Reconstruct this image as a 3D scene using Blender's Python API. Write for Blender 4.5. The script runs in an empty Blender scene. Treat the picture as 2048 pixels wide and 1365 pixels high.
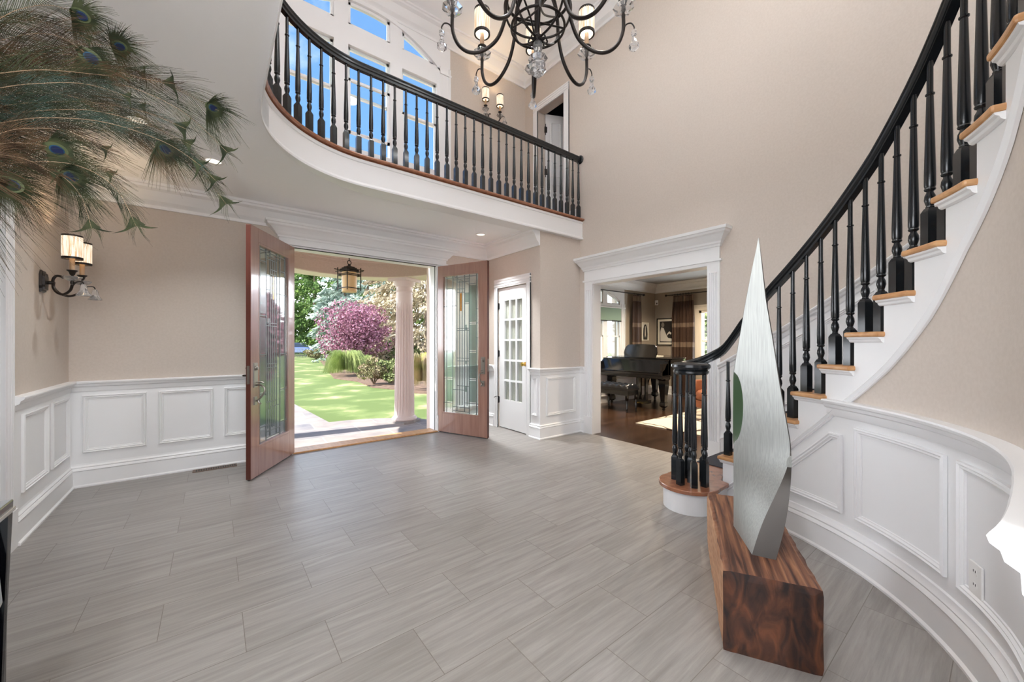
import bpy, math, random
import numpy as np
from mathutils import Vector, Matrix
from math import sin, cos, pi, radians as rad, sqrt, atan2, degrees, hypot, exp

sc = bpy.context.scene
COL = sc.collection
random.seed(7)

# ------------------------------------------------------------------ camera
FPX, HZ, HC = 771.0, 686.0, 1.285
YAW = math.atan(597.0 / FPX)
cam_d = bpy.data.cameras.new('camera')
cam_d.sensor_width = 36.0
cam_d.lens = FPX / 2048.0 * 36.0
cam_d.shift_y = (HZ - 682.5) / 2048.0
cam_d.clip_start = 0.02
cam_d.clip_end = 400
cam = bpy.data.objects.new('camera', cam_d)
cam.location = (0, 0, HC)
cam.rotation_euler = (pi / 2, 0, -YAW)
COL.objects.link(cam)
sc.camera = cam

# ------------------------------------------------------------------ colour management
sc.view_settings.view_transform = 'Standard'
sc.view_settings.look = 'None'
sc.view_settings.gamma = 1.0
sc.view_settings.use_curve_mapping = False
sc.view_settings.exposure = 1.52
sc.cycles.use_denoising = True
sc.cycles.max_bounces = 12
sc.cycles.diffuse_bounces = 6
sc.cycles.glossy_bounces = 4
sc.cycles.transmission_bounces = 8
sc.cycles.transparent_max_bounces = 24
sc.cycles.sample_clamp_indirect = 4.0
sc.cycles.caustics_reflective = False
sc.cycles.caustics_refractive = False

# ------------------------------------------------------------------ sky
world = bpy.data.worlds.new('sky')
sc.world = world
world.use_nodes = True
wn, wl = world.node_tree.nodes, world.node_tree.links
wn.clear()
w_out = wn.new('ShaderNodeOutputWorld'); w_bg = wn.new('ShaderNodeBackground')
tc = wn.new('ShaderNodeTexCoord'); sep = wn.new('ShaderNodeSeparateXYZ')
ramp = wn.new('ShaderNodeValToRGB')
ramp.color_ramp.elements[0].position = 0.0; ramp.color_ramp.elements[0].color = (0.92, 0.95, 1.0, 1)
ramp.color_ramp.elements[1].position = 0.85; ramp.color_ramp.elements[1].color = (0.0135, 0.030, 0.064, 1)
e_ = ramp.color_ramp.elements.new(0.40); e_.color = (0.020, 0.043, 0.087, 1)
nz = wn.new('ShaderNodeTexNoise'); nz.inputs['Scale'].default_value = 3.2; nz.inputs['Detail'].default_value = 8
nz.inputs['Roughness'].default_value = 0.6
cr = wn.new('ShaderNodeValToRGB'); cr.color_ramp.elements[0].position = 0.53; cr.color_ramp.elements[1].position = 0.78
mixw = wn.new('ShaderNodeMix'); mixw.data_type = 'RGBA'
wl.new(tc.outputs['Generated'], sep.inputs[0]); wl.new(sep.outputs['Z'], ramp.inputs[0])
wl.new(tc.outputs['Generated'], nz.inputs['Vector']); wl.new(nz.outputs['Fac'], cr.inputs[0])
wl.new(cr.outputs['Color'], mixw.inputs[0]); wl.new(ramp.outputs['Color'], mixw.inputs[6])
mixw.inputs[7].default_value = (0.14, 0.14, 0.145, 1)
wl.new(mixw.outputs[2], w_bg.inputs['Color']); w_bg.inputs['Strength'].default_value = 5.0
wl.new(w_bg.outputs[0], w_out.inputs[0])

# ------------------------------------------------------------------ sun, ceiling downlights and added fill lamps
sun_d = bpy.data.lights.new('sun', 'SUN'); sun_d.energy = 4.4; sun_d.angle = rad(0.6); sun_d.color = (1.0, 0.95, 0.86)
sun = bpy.data.objects.new('sun', sun_d)
sun.rotation_euler = Vector((-0.80, 0.10, 0.95)).to_track_quat('Z', 'Y').to_euler()
sun.location = (-10, 12, 20)
COL.objects.link(sun)

def lamp_area(loc, power, size=0.5, color=(0.96, 0.985, 1.0), direction=(0, 0, -1), spread=180, name='downlight_bulb_or_fill'):
    l = bpy.data.lights.new(name, 'AREA'); l.shape = 'DISK'; l.size = size; l.energy = power; l.color = color
    l.spread = rad(spread)
    o = bpy.data.objects.new(name, l); o.location = loc
    o.rotation_euler = Vector([-c for c in direction]).to_track_quat('Z', 'Y').to_euler()
    COL.objects.link(o); return o

P_HALL_FILL, P_LOW, P_PIANO, P_CH = 7.0, 5.0, 22.0, 12.0
HALL_FILL = [(0.9, 0.7), (3.0, 0.6), (0.9, -1.8), (3.0, -1.8), (2.0, 2.7)]  # unseen ceiling lamps added to brighten the hall
LOW_CANS = [(-0.41, 3.62), (0.00, 4.05), (2.95, 4.52), (-0.4, 0.1), (-0.7, -1.7), (-0.7, -2.7)]  # last three are unseen lamps added to light the curved wall
LOW_POWER = [1.0, 3.0, 9.0, 12.0, 18.0, 28.0]
LOW_SPREAD = [120, 110, 85, 165, 175, 175]
PIANO_CANS = [(7.62, 4.0), (6.0, 2.6), (5.4, 4.6)]
for x, y in HALL_FILL: lamp_area((x, y, 5.80), P_HALL_FILL, 0.30)
for (x, y), p_, s_ in zip(LOW_CANS, LOW_POWER, LOW_SPREAD): lamp_area((x, y, 2.765), p_, 0.12, spread=s_)
for x, y in PIANO_CANS: lamp_area((x, y, 2.70), P_PIANO, 0.12, color=(1, 0.82, 0.6), spread=140)

# ------------------------------------------------------------------ materials
def mat(name, color, rough=0.5, metal=0.0, spec=0.5, **kw):
    m = bpy.data.materials.new(name); m.use_nodes = True
    b = m.node_tree.nodes['Principled BSDF']
    b.inputs['Base Color'].default_value = (*color, 1)
    b.inputs['Roughness'].default_value = rough
    b.inputs['Metallic'].default_value = metal
    b.inputs['Specular IOR Level'].default_value = spec
    for k, v in kw.items():
        b.inputs[k.replace('_', ' ')].default_value = v
    return m

def noisy(name, c1, c2, scale=(8, 8, 8), rough=0.5, detail=6, pos=(0.35, 0.65), bump=0.0, metal=0.0, spec=0.5, coords='Object', distort=0.0, bscale=None, c3=None, coat=0.0):
    m = mat(name, c1, rough, metal, spec); n, l = m.node_tree.nodes, m.node_tree.links
    b = n['Principled BSDF']
    if coat: b.inputs['Coat Weight'].default_value = coat; b.inputs['Coat Roughness'].default_value = 0.08
    t = n.new('ShaderNodeTexCoord'); mp = n.new('ShaderNodeMapping'); mp.inputs['Scale'].default_value = scale
    z = n.new('ShaderNodeTexNoise'); z.inputs['Scale'].default_value = 1; z.inputs['Detail'].default_value = detail
    z.inputs['Distortion'].default_value = distort
    r = n.new('ShaderNodeValToRGB'); r.color_ramp.elements[0].position = pos[0]; r.color_ramp.elements[1].position = pos[1]
    r.color_ramp.elements[0].color = (*c1, 1); r.color_ramp.elements[1].color = (*c2, 1)
    if c3: e = r.color_ramp.elements.new((pos[0] + pos[1]) / 2); e.color = (*c3, 1)
    l.new(t.outputs[coords], mp.inputs[0]); l.new(mp.outputs[0], z.inputs['Vector']); l.new(z.outputs['Fac'], r.inputs[0])
    l.new(r.outputs[0], b.inputs['Base Color'])
    if bump:
        bp = n.new('ShaderNodeBump'); bp.inputs['Strength'].default_value = bump; bp.inputs['Distance'].default_value = 0.01
        if bscale:
            z2 = n.new('ShaderNodeTexNoise'); z2.inputs['Scale'].default_value = bscale; z2.inputs['Detail'].default_value = 4
            l.new(t.outputs[coords], z2.inputs['Vector']); l.new(z2.outputs['Fac'], bp.inputs['Height'])
        else:
            l.new(z.outputs['Fac'], bp.inputs['Height'])
        l.new(bp.outputs[0], b.inputs['Normal'])
    return m

M = {}
M['wall'] = noisy('wall_paint', (0.575, 0.505, 0.445), (0.605, 0.535, 0.475), (60, 60, 60), 0.75, bump=0.05, bscale=160)
M['pwall'] = noisy('taupe_wall_paint', (0.36, 0.30, 0.235), (0.38, 0.32, 0.25), (60, 60, 60), 0.75)
M['white'] = mat('white_trim_paint', (0.83, 0.83, 0.835), 0.38)
M['ceil'] = mat('ceiling_paint', (0.95, 0.96, 0.975), 0.8)
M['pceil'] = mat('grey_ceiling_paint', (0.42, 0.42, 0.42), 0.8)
M['dark'] = mat('black_lacquer', (0.009, 0.011, 0.013), 0.22)
M['oak'] = noisy('golden_oak', (0.48, 0.24, 0.10), (0.62, 0.35, 0.16), (30, 4, 30), 0.32, bump=0.05)
M['walnut'] = noisy('red_brown_wood', (0.25, 0.095, 0.05), (0.34, 0.14, 0.075), (20, 20, 3), 0.25, coat=0.5)
M['door'] = noisy('varnished_mahogany', (0.27, 0.135, 0.10), (0.34, 0.185, 0.135), (22, 22, 2.2), 0.28, coat=1.0)
M['dooredge'] = noisy('dark_mahogany_edge', (0.075, 0.02, 0.013), (0.11, 0.03, 0.02), (22, 22, 3), 0.35)
M['slate'] = None
M['bronze'] = mat('dark_bronze', (0.026, 0.021, 0.019), 0.35, 0.6)
M['nickel'] = mat('aged_nickel', (0.30, 0.28, 0.25), 0.3, 0.9)
M['brass'] = mat('polished_brass', (0.85, 0.55, 0.14), 0.18, 1.0)
M['black'] = mat('piano_black', (0.004, 0.0045, 0.006), 0.12)
M['leather'] = mat('black_leather', (0.006, 0.007, 0.010), 0.28)
M['browncloth'] = noisy('brown_leather', (0.20, 0.07, 0.035), (0.27, 0.10, 0.05), (9, 9, 9), 0.45)
M['ivory'] = mat('ivory_keys', (0.8, 0.78, 0.7), 0.3)
M['candle'] = mat('candle_sleeve', (0.42, 0.28, 0.17), 0.5)
M['runner'] = noisy('charcoal_carpet', (0.03, 0.033, 0.045), (0.05, 0.052, 0.065), (150, 150, 150), 0.95)
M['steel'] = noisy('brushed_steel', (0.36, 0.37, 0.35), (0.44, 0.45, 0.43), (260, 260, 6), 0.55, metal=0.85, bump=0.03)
M['steel_reflect'] = mat('steel_side_reflection', (0.075, 0.066, 0.058), 0.42, 0.7)  # reflection of floor and wood painted into the side's base colour
M['green_reflect'] = mat('green_reflection_lining', (0.035, 0.075, 0.03), 0.35, 0.3)  # green reflection inside the cutout painted as a base colour
M['mirror'] = mat('antiqued_mirror', (0.62, 0.66, 0.66), 0.10, 1.0)
M['silver'] = mat('silver_edge', (0.75, 0.73, 0.70), 0.25, 0.9)
M['grout'] = mat('dark_gap', (0.02, 0.018, 0.015), 0.8)
M['grille'] = mat('register_bronze', (0.16, 0.10, 0.07), 0.45, 0.4)
M['plastic'] = mat('white_plastic', (0.82, 0.81, 0.79), 0.35)
M['slot'] = mat('dark_slot', (0.03, 0.03, 0.03), 0.6)
M['curtain'] = noisy('brown_silk', (0.055, 0.032, 0.022), (0.085, 0.05, 0.035), (14, 14, 1), 0.42)
M['curtain_band'] = noisy('bronze_silk_band', (0.15, 0.105, 0.075), (0.24, 0.175, 0.125), (14, 14, 1), 0.35)
M['sheer'] = mat('pale_curtain', (0.62, 0.60, 0.54), 0.9)
M['mat'] = mat('picture_mat', (0.78, 0.72, 0.6), 0.8)
M['pink'] = noisy('pinkish_stucco', (0.60, 0.48, 0.42), (0.64, 0.52, 0.46), (40, 40, 40), 0.8)
M['colpaint'] = mat('column_paint', (0.66, 0.55, 0.52), 0.55)
M['cream'] = mat('cream_paint', (0.80, 0.72, 0.60), 0.6)
M['rubber'] = mat('tyre_rubber', (0.02, 0.02, 0.02), 0.8)
M['carpaint'] = mat('blue_silver_car_paint', (0.16, 0.22, 0.42), 0.2, 0.5)
M['carglass'] = mat('tinted_car_glass', (0.03, 0.04, 0.06), 0.05)
M['fence'] = mat('black_fence', (0.02, 0.02, 0.02), 0.5)
M['bark'] = noisy('bark', (0.10, 0.07, 0.05), (0.20, 0.15, 0.11), (12, 12, 3), 0.9)
M['bluedark'] = mat('slate_blue_paint', (0.13, 0.15, 0.20), 0.8)

def glass_mat(name, tint=(1, 1, 1), gloss=0.12, rough=0.02):
    m = bpy.data.materials.new(name); m.use_nodes = True; n, l = m.node_tree.nodes, m.node_tree.links
    n.clear(); o = n.new('ShaderNodeOutputMaterial'); mx = n.new('ShaderNodeMixShader')
    t = n.new('ShaderNodeBsdfTransparent'); t.inputs[0].default_value = (*tint, 1)
    g = n.new('ShaderNodeBsdfGlossy'); g.inputs['Roughness'].default_value = rough
    f = n.new('ShaderNodeLayerWeight'); f.inputs[0].default_value = 0.5
    pw = n.new('ShaderNodeMath'); pw.operation = 'POWER'; pw.inputs[1].default_value = 4.0; l.new(f.outputs['Facing'], pw.inputs[0])
    a = n.new('ShaderNodeMath'); a.operation = 'ADD'; a.inputs[1].default_value = gloss * 0.5 + 0.02; a.use_clamp = True
    l.new(pw.outputs[0], a.inputs[0]); l.new(a.outputs[0], mx.inputs[0]); l.new(t.outputs[0], mx.inputs[1]); l.new(g.outputs[0], mx.inputs[2])
    l.new(mx.outputs[0], o.inputs[0]); return m
M['glass'] = glass_mat('clear_glass', (0.97, 0.99, 0.98), 0.0)
M['leaded'] = glass_mat('leaded_glass', (0.86, 0.92, 0.90), 0.42, 0.04)
M['tintglass'] = glass_mat('grey_green_glass', (0.66, 0.76, 0.74), 0.25, 0.15)
M['amber'] = glass_mat('amber_glass', (0.85, 0.55, 0.18), 0.08, 0.1)
M['caming'] = mat('lead_came', (0.14, 0.16, 0.16), 0.4, 0.7)
cry = bpy.data.materials.new('cut_crystal'); cry.use_nodes = True
b_ = cry.node_tree.nodes['Principled BSDF']; b_.inputs['Transmission Weight'].default_value = 0.85
b_.inputs['Roughness'].default_value = 0.03; b_.inputs['IOR'].default_value = 1.5; b_.inputs['Base Color'].default_value = (0.97, 0.98, 1, 1)
M['crystal'] = cry
def glow(name, color, strength, base=(0.8, 0.7, 0.55)):
    m = mat(name, base, 0.4); b = m.node_tree.nodes['Principled BSDF']
    b.inputs['Emission Color'].default_value = (*color, 1); b.inputs['Emission Strength'].default_value = strength
    return m
M['bulb'] = glow('lit_bulb', (1, 0.78, 0.45), 12)
M['canlens'] = glow('lit_downlight_lens', (1, 0.93, 0.82), 0.55)
M['lantern'] = mat('amber_lantern_glass', (0.72, 0.47, 0.22), 0.4)
# lamp shades: ribbed glass rods lit from inside
sh = glow('ribbed_glass_shade', (1.0, 0.72, 0.42), 0.34, (0.30, 0.26, 0.20))
n, l = sh.node_tree.nodes, sh.node_tree.links
t = n.new('ShaderNodeTexCoord'); wv = n.new('ShaderNodeTexNoise'); wv.inputs['Scale'].default_value = 1; wv.inputs['Detail'].default_value = 2
mp = n.new('ShaderNodeMapping'); mp.inputs['Scale'].default_value = (130, 130, 8)
rr = n.new('ShaderNodeValToRGB'); rr.color_ramp.elements[0].color = (0.62, 0.36, 0.18, 1); rr.color_ramp.elements[1].color = (1, 0.93, 0.78, 1)
rr.color_ramp.elements[0].position = 0.38; rr.color_ramp.elements[1].position = 0.58
l.new(t.outputs['Object'], mp.inputs[0]); l.new(mp.outputs[0], wv.inputs['Vector']); l.new(wv.outputs['Fac'], rr.inputs[0])
l.new(rr.outputs[0], n['Principled BSDF'].inputs['Emission Color'])
M['shade'] = sh

# hall floor: 600 x 300 mm porcelain planks, running bond along X
def floor_mat():
    m = mat('grey_porcelain_planks', (0.3, 0.27, 0.24), 0.36, 0.0, 0.9); n, l = m.node_tree.nodes, m.node_tree.links; b = n['Principled BSDF']
    t = n.new('ShaderNodeTexCoord'); mp = n.new('ShaderNodeMapping'); mp.inputs['Location'].default_value = (0.192, -0.14, 0)
    br = n.new('ShaderNodeTexBrick'); br.inputs['Scale'].default_value = 1; br.inputs['Brick Width'].default_value = 0.6
    br.inputs['Row Height'].default_value = 0.3; br.inputs['Mortar Size'].default_value = 0.0016; br.inputs['Mortar Smooth'].default_value = 0.1
    br.offset = 0.5; br.inputs['Bias'].default_value = 0.0
    br.inputs['Color1'].default_value = (0.262, 0.243, 0.226, 1); br.inputs['Color2'].default_value = (0.300, 0.282, 0.266, 1)
    br.inputs['Mortar'].default_value = (0.15, 0.13, 0.11, 1)
    l.new(t.outputs['Object'], mp.inputs[0]); l.new(mp.outputs[0], br.inputs['Vector'])
    g = n.new('ShaderNodeMapping'); g.inputs['Scale'].default_value = (2.2, 34, 1)
    # offset grain per tile row so that streaks break at the joints
    va = n.new('ShaderNodeVectorMath'); va.operation = 'MULTIPLY_ADD'
    sepc = n.new('ShaderNodeVectorMath'); sepc.operation = 'SCALE'; sepc.inputs['Scale'].default_value = 90.0
    l.new(br.outputs['Color'], sepc.inputs[0])
    add = n.new('ShaderNodeVectorMath'); add.operation = 'ADD'
    l.new(t.outputs['Object'], g.inputs[0]); l.new(g.outputs[0], add.inputs[0]); l.new(sepc.outputs[0], add.inputs[1])
    z = n.new('ShaderNodeTexNoise'); z.inputs['Scale'].default_value = 1.0; z.inputs['Detail'].default_value = 5; z.inputs['Distortion'].default_value = 0.35
    z.inputs['Roughness'].default_value = 0.65
    l.new(add.outputs[0], z.inputs['Vector'])
    r = n.new('ShaderNodeValToRGB'); r.color_ramp.elements[0].position = 0.32; r.color_ramp.elements[1].position = 0.72
    r.color_ramp.elements[0].color = (0.74, 0.73, 0.72, 1); r.color_ramp.elements[1].color = (1.2, 1.2, 1.2, 1)
    l.new(z.outputs['Fac'], r.inputs[0])
    mu = n.new('ShaderNodeMix'); mu.data_type = 'RGBA'; mu.blend_type = 'MULTIPLY'; mu.inputs[0].default_value = 1
    l.new(br.outputs['Color'], mu.inputs[6]); l.new(r.outputs[0], mu.inputs[7]); l.new(mu.outputs[2], b.inputs['Base Color'])
    bp = n.new('ShaderNodeBump'); bp.inputs['Strength'].default_value = 0.12; bp.inputs['Distance'].default_value = 0.004
    l.new(z.outputs['Fac'], bp.inputs['Height']); l.new(bp.outputs[0], b.inputs['Normal'])
    return m
M['floor'] = floor_mat()
def plank_mat():
    m = mat('dark_oak_boards', (0.06, 0.035, 0.022), 0.22); n, l = m.node_tree.nodes, m.node_tree.links; b = n['Principled BSDF']
    t = n.new('ShaderNodeTexCoord')
    mp = n.new('ShaderNodeMapping'); mp.inputs['Rotation'].default_value = (0, 0, 0)
    br = n.new('ShaderNodeTexBrick'); br.inputs['Scale'].default_value = 1; br.inputs['Brick Width'].default_value = 1.3
    br.inputs['Row Height'].default_value = 0.085; br.inputs['Mortar Size'].default_value = 0.001; br.offset = 0.37
    br.inputs['Color1'].default_value = (0.035, 0.018, 0.011, 1); br.inputs['Color2'].default_value = (0.06, 0.032, 0.019, 1); br.inputs['Mortar'].default_value = (0.012, 0.008, 0.006, 1)
    l.new(t.outputs['Object'], mp.inputs[0]); l.new(mp.outputs[0], br.inputs['Vector'])
    g = n.new('ShaderNodeMapping'); g.inputs['Scale'].default_value = (5, 70, 1)
    z = n.new('ShaderNodeTexNoise'); z.inputs['Scale'].default_value = 1; z.inputs['Detail'].default_value = 5
    l.new(t.outputs['Object'], g.inputs[0]); l.new(g.outputs[0], z.inputs['Vector'])
    mu = n.new('ShaderNodeMix'); mu.data_type = 'RGBA'; mu.blend_type = 'MULTIPLY'; mu.inputs[0].default_value = 0.6
    r = n.new('ShaderNodeValToRGB'); r.color_ramp.elements[0].position = 0.3; r.color_ramp.elements[0].color = (0.4, 0.4, 0.4, 1); r.color_ramp.elements[1].position = 0.7; r.color_ramp.elements[1].color = (1.3, 1.3, 1.3, 1)
    l.new(z.outputs['Fac'], r.inputs[0]); l.new(br.outputs['Color'], mu.inputs[6]); l.new(r.outputs[0], mu.inputs[7])
    l.new(mu.outputs[2], b.inputs['Base Color']); return m
M['planks'] = plank_mat()
def slate_mat():
    m = mat('bluestone_flags', (0.2, 0.2, 0.22), 0.7); n, l = m.node_tree.nodes, m.node_tree.links; b = n['Principled BSDF']
    t = n.new('ShaderNodeTexCoord'); mp = n.new('ShaderNodeMapping'); mp.inputs['Rotation'].default_value = (0, 0, 0.05)
    br = n.new('ShaderNodeTexBrick'); br.inputs['Scale'].default_value = 1; br.inputs['Brick Width'].default_value = 0.95
    br.inputs['Row Height'].default_value = 0.62; br.inputs['Mortar Size'].default_value = 0.012; br.offset = 0.4
    br.inputs['Color1'].default_value = (0.21, 0.21, 0.225, 1); br.inputs['Color2'].default_value = (0.30, 0.27, 0.25, 1); br.inputs['Mortar'].default_value = (0.36, 0.34, 0.32, 1)
    l.new(t.outputs['Object'], mp.inputs[0]); l.new(mp.outputs[0], br.inputs['Vector'])
    z = n.new('ShaderNodeTexNoise'); z.inputs['Scale'].default_value = 3.5; z.inputs['Detail'].default_value = 8
    r = n.new('ShaderNodeValToRGB'); r.color_ramp.elements[0].position = 0.3; r.color_ramp.elements[0].color = (0.7, 0.7, 0.75, 1); r.color_ramp.elements[1].position = 0.7; r.color_ramp.elements[1].color = (1.3, 1.2, 1.12, 1)
    mu = n.new('ShaderNodeMix'); mu.data_type = 'RGBA'; mu.blend_type = 'MULTIPLY'; mu.inputs[0].default_value = 1
    l.new(t.outputs['Object'], z.inputs['Vector']); l.new(z.outputs['Fac'], r.inputs[0]); l.new(br.outputs['Color'], mu.inputs[6]); l.new(r.outputs[0], mu.inputs[7])
    l.new(mu.outputs[2], b.inputs['Base Color']); return m
M['slate'] = slate_mat()
M['grass'] = noisy('lawn_grass', (0.10, 0.15, 0.035), (0.42, 0.34, 0.20), (0.9, 0.9, 0.9), 0.9, detail=12, pos=(0.46, 0.66), c3=(0.16, 0.215, 0.065), bump=0.6, bscale=60)
M['soil'] = noisy('mulch', (0.10, 0.06, 0.04), (0.2, 0.13, 0.09), (6, 6, 6), 0.95)
def leafmat(name, c1, c2, c3=None, sc_=5.0):
    m = noisy(name, c1, c2, (sc_, sc_, sc_), 0.6, detail=3, pos=(0.3, 0.7), c3=c3, spec=0.2)
    return m
M['rug'] = None

# ------------------------------------------------------------------ mesh helpers
class MB:
    def __init__(s): s.v = []; s.f = []; s.M = None
    def add(s, vs, fs):
        o = len(s.v)
        if s.M is not None: vs = [s.M @ Vector(p) for p in vs]
        s.v += [tuple(p) for p in vs]; s.f += [tuple(i + o for i in f) for f in fs]
    def box(s, x0, x1, y0, y1, z0, z1):
        vs = [(x, y, z) for x in (x0, x1) for y in (y0, y1) for z in (z0, z1)]
        s.add(vs, [(0, 1, 3, 2), (4, 6, 7, 5), (0, 4, 5, 1), (2, 3, 7, 6), (0, 2, 6, 4), (1, 5, 7, 3)])
    def prism(s, poly, z0, z1):
        n = len(poly); vs = [(x, y, z0) for x, y in poly] + [(x, y, z1) for x, y in poly]
        s.add(vs, [tuple(range(n - 1, -1, -1)), tuple(range(n, 2 * n))] + [(i, (i + 1) % n, n + (i + 1) % n, n + i) for i in range(n)])
    def rings(s, rings, caps=True, closed=True):
        n = len(rings[0]); vs = [p for r in rings for p in r]; fs = []
        for k in range(len(rings) - 1):
            for i in range(n if closed else n - 1):
                j = (i + 1) % n; fs.append((k * n + i, k * n + j, (k + 1) * n + j, (k + 1) * n + i))
        if caps: fs.append(tuple(range(n - 1, -1, -1))); fs.append(tuple(range((len(rings) - 1) * n, len(rings) * n)))
        s.add(vs, fs)
    def lathe(s, prof, n=16, c=(0, 0, 0), flute=0.0):
        rs = []
        for r, z in prof:
            rs.append([(c[0] + r * (1 - (flute if i % 2 else 0)) * cos(2 * pi * i / n), c[1] + r * (1 - (flute if i % 2 else 0)) * sin(2 * pi * i / n), c[2] + z) for i in range(n)])
        s.rings(rs)
    def tube(s, pts, r, n=8, up=(0, 0, 1), flat=1.0, cyc=False):
        P = [Vector(p) for p in pts]; m = len(P); rs = []; pn = None
        for i, p in enumerate(P):
            t = (P[min(i + 1, m - 1)] - P[max(i - 1, 0)]).normalized()
            if pn is None:
                a = t.cross(Vector(up))
                if a.length < 1e-3: a = t.cross(Vector((1, 0, 0)))
                a.normalize()
            else:
                a = (pn - t * pn.dot(t))
                a = a.normalized() if a.length > 1e-6 else pn
            pn = a; b = t.cross(a); rr = r[i] if isinstance(r, (list, tuple)) else r
            rs.append([p + a * rr * cos(2 * pi * k / n) + b * rr * flat * sin(2 * pi * k / n) for k in range(n)])
        s.rings(rs)
    def build(s, name, m, parent=None, smooth=False, bevel=0.0, kind=None):
        me = bpy.data.meshes.new(name); me.from_pydata(s.v, [], s.f); me.update()
        if isinstance(m, (list, tuple)):
            for q in m: me.materials.append(q)
        else: me.materials.append(m)
        import bmesh
        bm = bmesh.new(); bm.from_mesh(me); bmesh.ops.recalc_face_normals(bm, faces=bm.faces); bm.to_mesh(me); bm.free()
        o = bpy.data.objects.new(name, me); COL.objects.link(o)
        if smooth:
            me.polygons.foreach_set('use_smooth', [True] * len(me.polygons))
            try: me.set_sharp_from_angle(angle=rad(38))
            except Exception: pass
        if bevel:
            bv = o.modifiers.new('bevel', 'BEVEL'); bv.width = bevel; bv.segments = 2; bv.limit_method = 'ANGLE'
        if parent is not None: attach(o, parent)
        if kind: o['kind'] = kind
        return o

def attach(o, p):
    o.parent = p
    if p.get('_w'): o.matrix_parent_inverse = Matrix.Translation(-Vector(p['_w']))
def thing(name, label, cat, loc=(0, 0, 0), rz=0.0, group=None, world=False):
    """Empty at a thing's base; world=True when the parts are given in world coordinates"""
    o = bpy.data.objects.new(name, None); COL.objects.link(o); o.empty_display_size = 0.1
    o.location = loc; o.rotation_euler = (0, 0, rz)
    o['label'] = label; o['category'] = cat
    if group: o['group'] = group
    if world: o['_w'] = list(loc)
    return o
def tag(o, label, cat, group=None, kind=None):
    o['label'] = label; o['category'] = cat
    if group: o['group'] = group
    if kind: o['kind'] = kind
    return o
def struct(o, label=None):
    o['kind'] = 'structure'
    if label: o['label'] = label
    return o
def link_copy(o, parent=None, loc=None, rz=None):
    c = o.copy(); COL.objects.link(c)
    if parent is not None: attach(c, parent)
    if loc is not None: c.location = loc
    if rz is not None: c.rotation_euler = (0, 0, rz)
    return c
def copy_tree(o, parent=None):
    c = o.copy(); COL.objects.link(c)
    if parent is not None: c.parent = parent; c.matrix_parent_inverse = o.matrix_parent_inverse.copy()
    for ch in list(o.children): copy_tree(ch, c)
    return c

F2 = (sin(YAW), cos(YAW)); R2 = (cos(YAW), -sin(YAW))
def at(u, v, z=0.0):
    d = FPX * (HC - z) / (v - HZ); q = (u - 1024) / FPX * d
    return Vector((d * F2[0] + q * R2[0], d * F2[1] + q * R2[1], z))
def atd(u, v, d):
    q = (u - 1024) / FPX * d
    return Vector((d * F2[0] + q * R2[0], d * F2[1] + q * R2[1], HC + (HZ - v) / FPX * d))

# wall maps: (s, z, o) -> point, o = distance out of the face into the room
def flat(p, d, nrm):
    return lambda s, z, o: (p[0] + d[0] * s + nrm[0] * o, p[1] + d[1] * s + nrm[1] * o, z)
CX, CY = 1.63, 1.51
def curve(R, sign=1):
    """s = angle in degrees about the stair centre; o goes toward the centre (sign=1)"""
    return lambda s, z, o: (CX + (R - o * sign) * cos(rad(s)), CY + (R - o * sign) * sin(rad(s)), z)
W_FRONT = flat((0, 5.08), (1, 0), (0, -1))        # s = x
W_LEFT = flat((-1.01, 0), (0, 1), (1, 0))         # s = y
W_CLOSET = flat((3.44, 0), (0, 1), (-1, 0))       # s = y
W_NIB = flat((0, 3.83), (1, 0), (0, -1))          # s = x
W_RIGHT = flat((4.22, 0), (0, 1), (-1, 0))        # s = y
W_PA = flat((0, 5.58), (1, 0), (0, -1))
W_PB = flat((8.97, 0), (0, 1), (-1, 0))

def panel(mb, wm, s0, s1, z0, z1, t, holes=(), step=None):
    """wall slab from the face (o=0) back to o=-t, with rectangular holes"""
    ss = sorted({s0, s1, *[h[0] for h in holes], *[h[1] for h in holes]}); zs = sorted({z0, z1, *[h[2] for h in holes], *[h[3] for h in holes]})
    ss = [q for q in ss if s0 <= q <= s1]; zs = [q for q in zs if z0 <= q <= z1]
    for a, b in zip(ss, ss[1:]):
        run = None
        cells = []
        for c, d in zip(zs, zs[1:]):
            inside = any(h[0] < (a + b) / 2 < h[1] and h[2] < (c + d) / 2 < h[3] for h in holes)
            if not inside:
                if run: run[1] = d
                else: run = [c, d]
            else:
                if run: cells.append(run); run = None
        if run: cells.append(run)
        k = max(1, int(math.ceil((b - a) / step))) if step else 1
        for c, d in cells:
            rs = []
            for i in range(k + 1):
                q = a + (b - a) * i / k
                rs.append([wm(q, c, 0), wm(q, d, 0), wm(q, d, -t), wm(q, c, -t)])
            mb.rings(rs)

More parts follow.
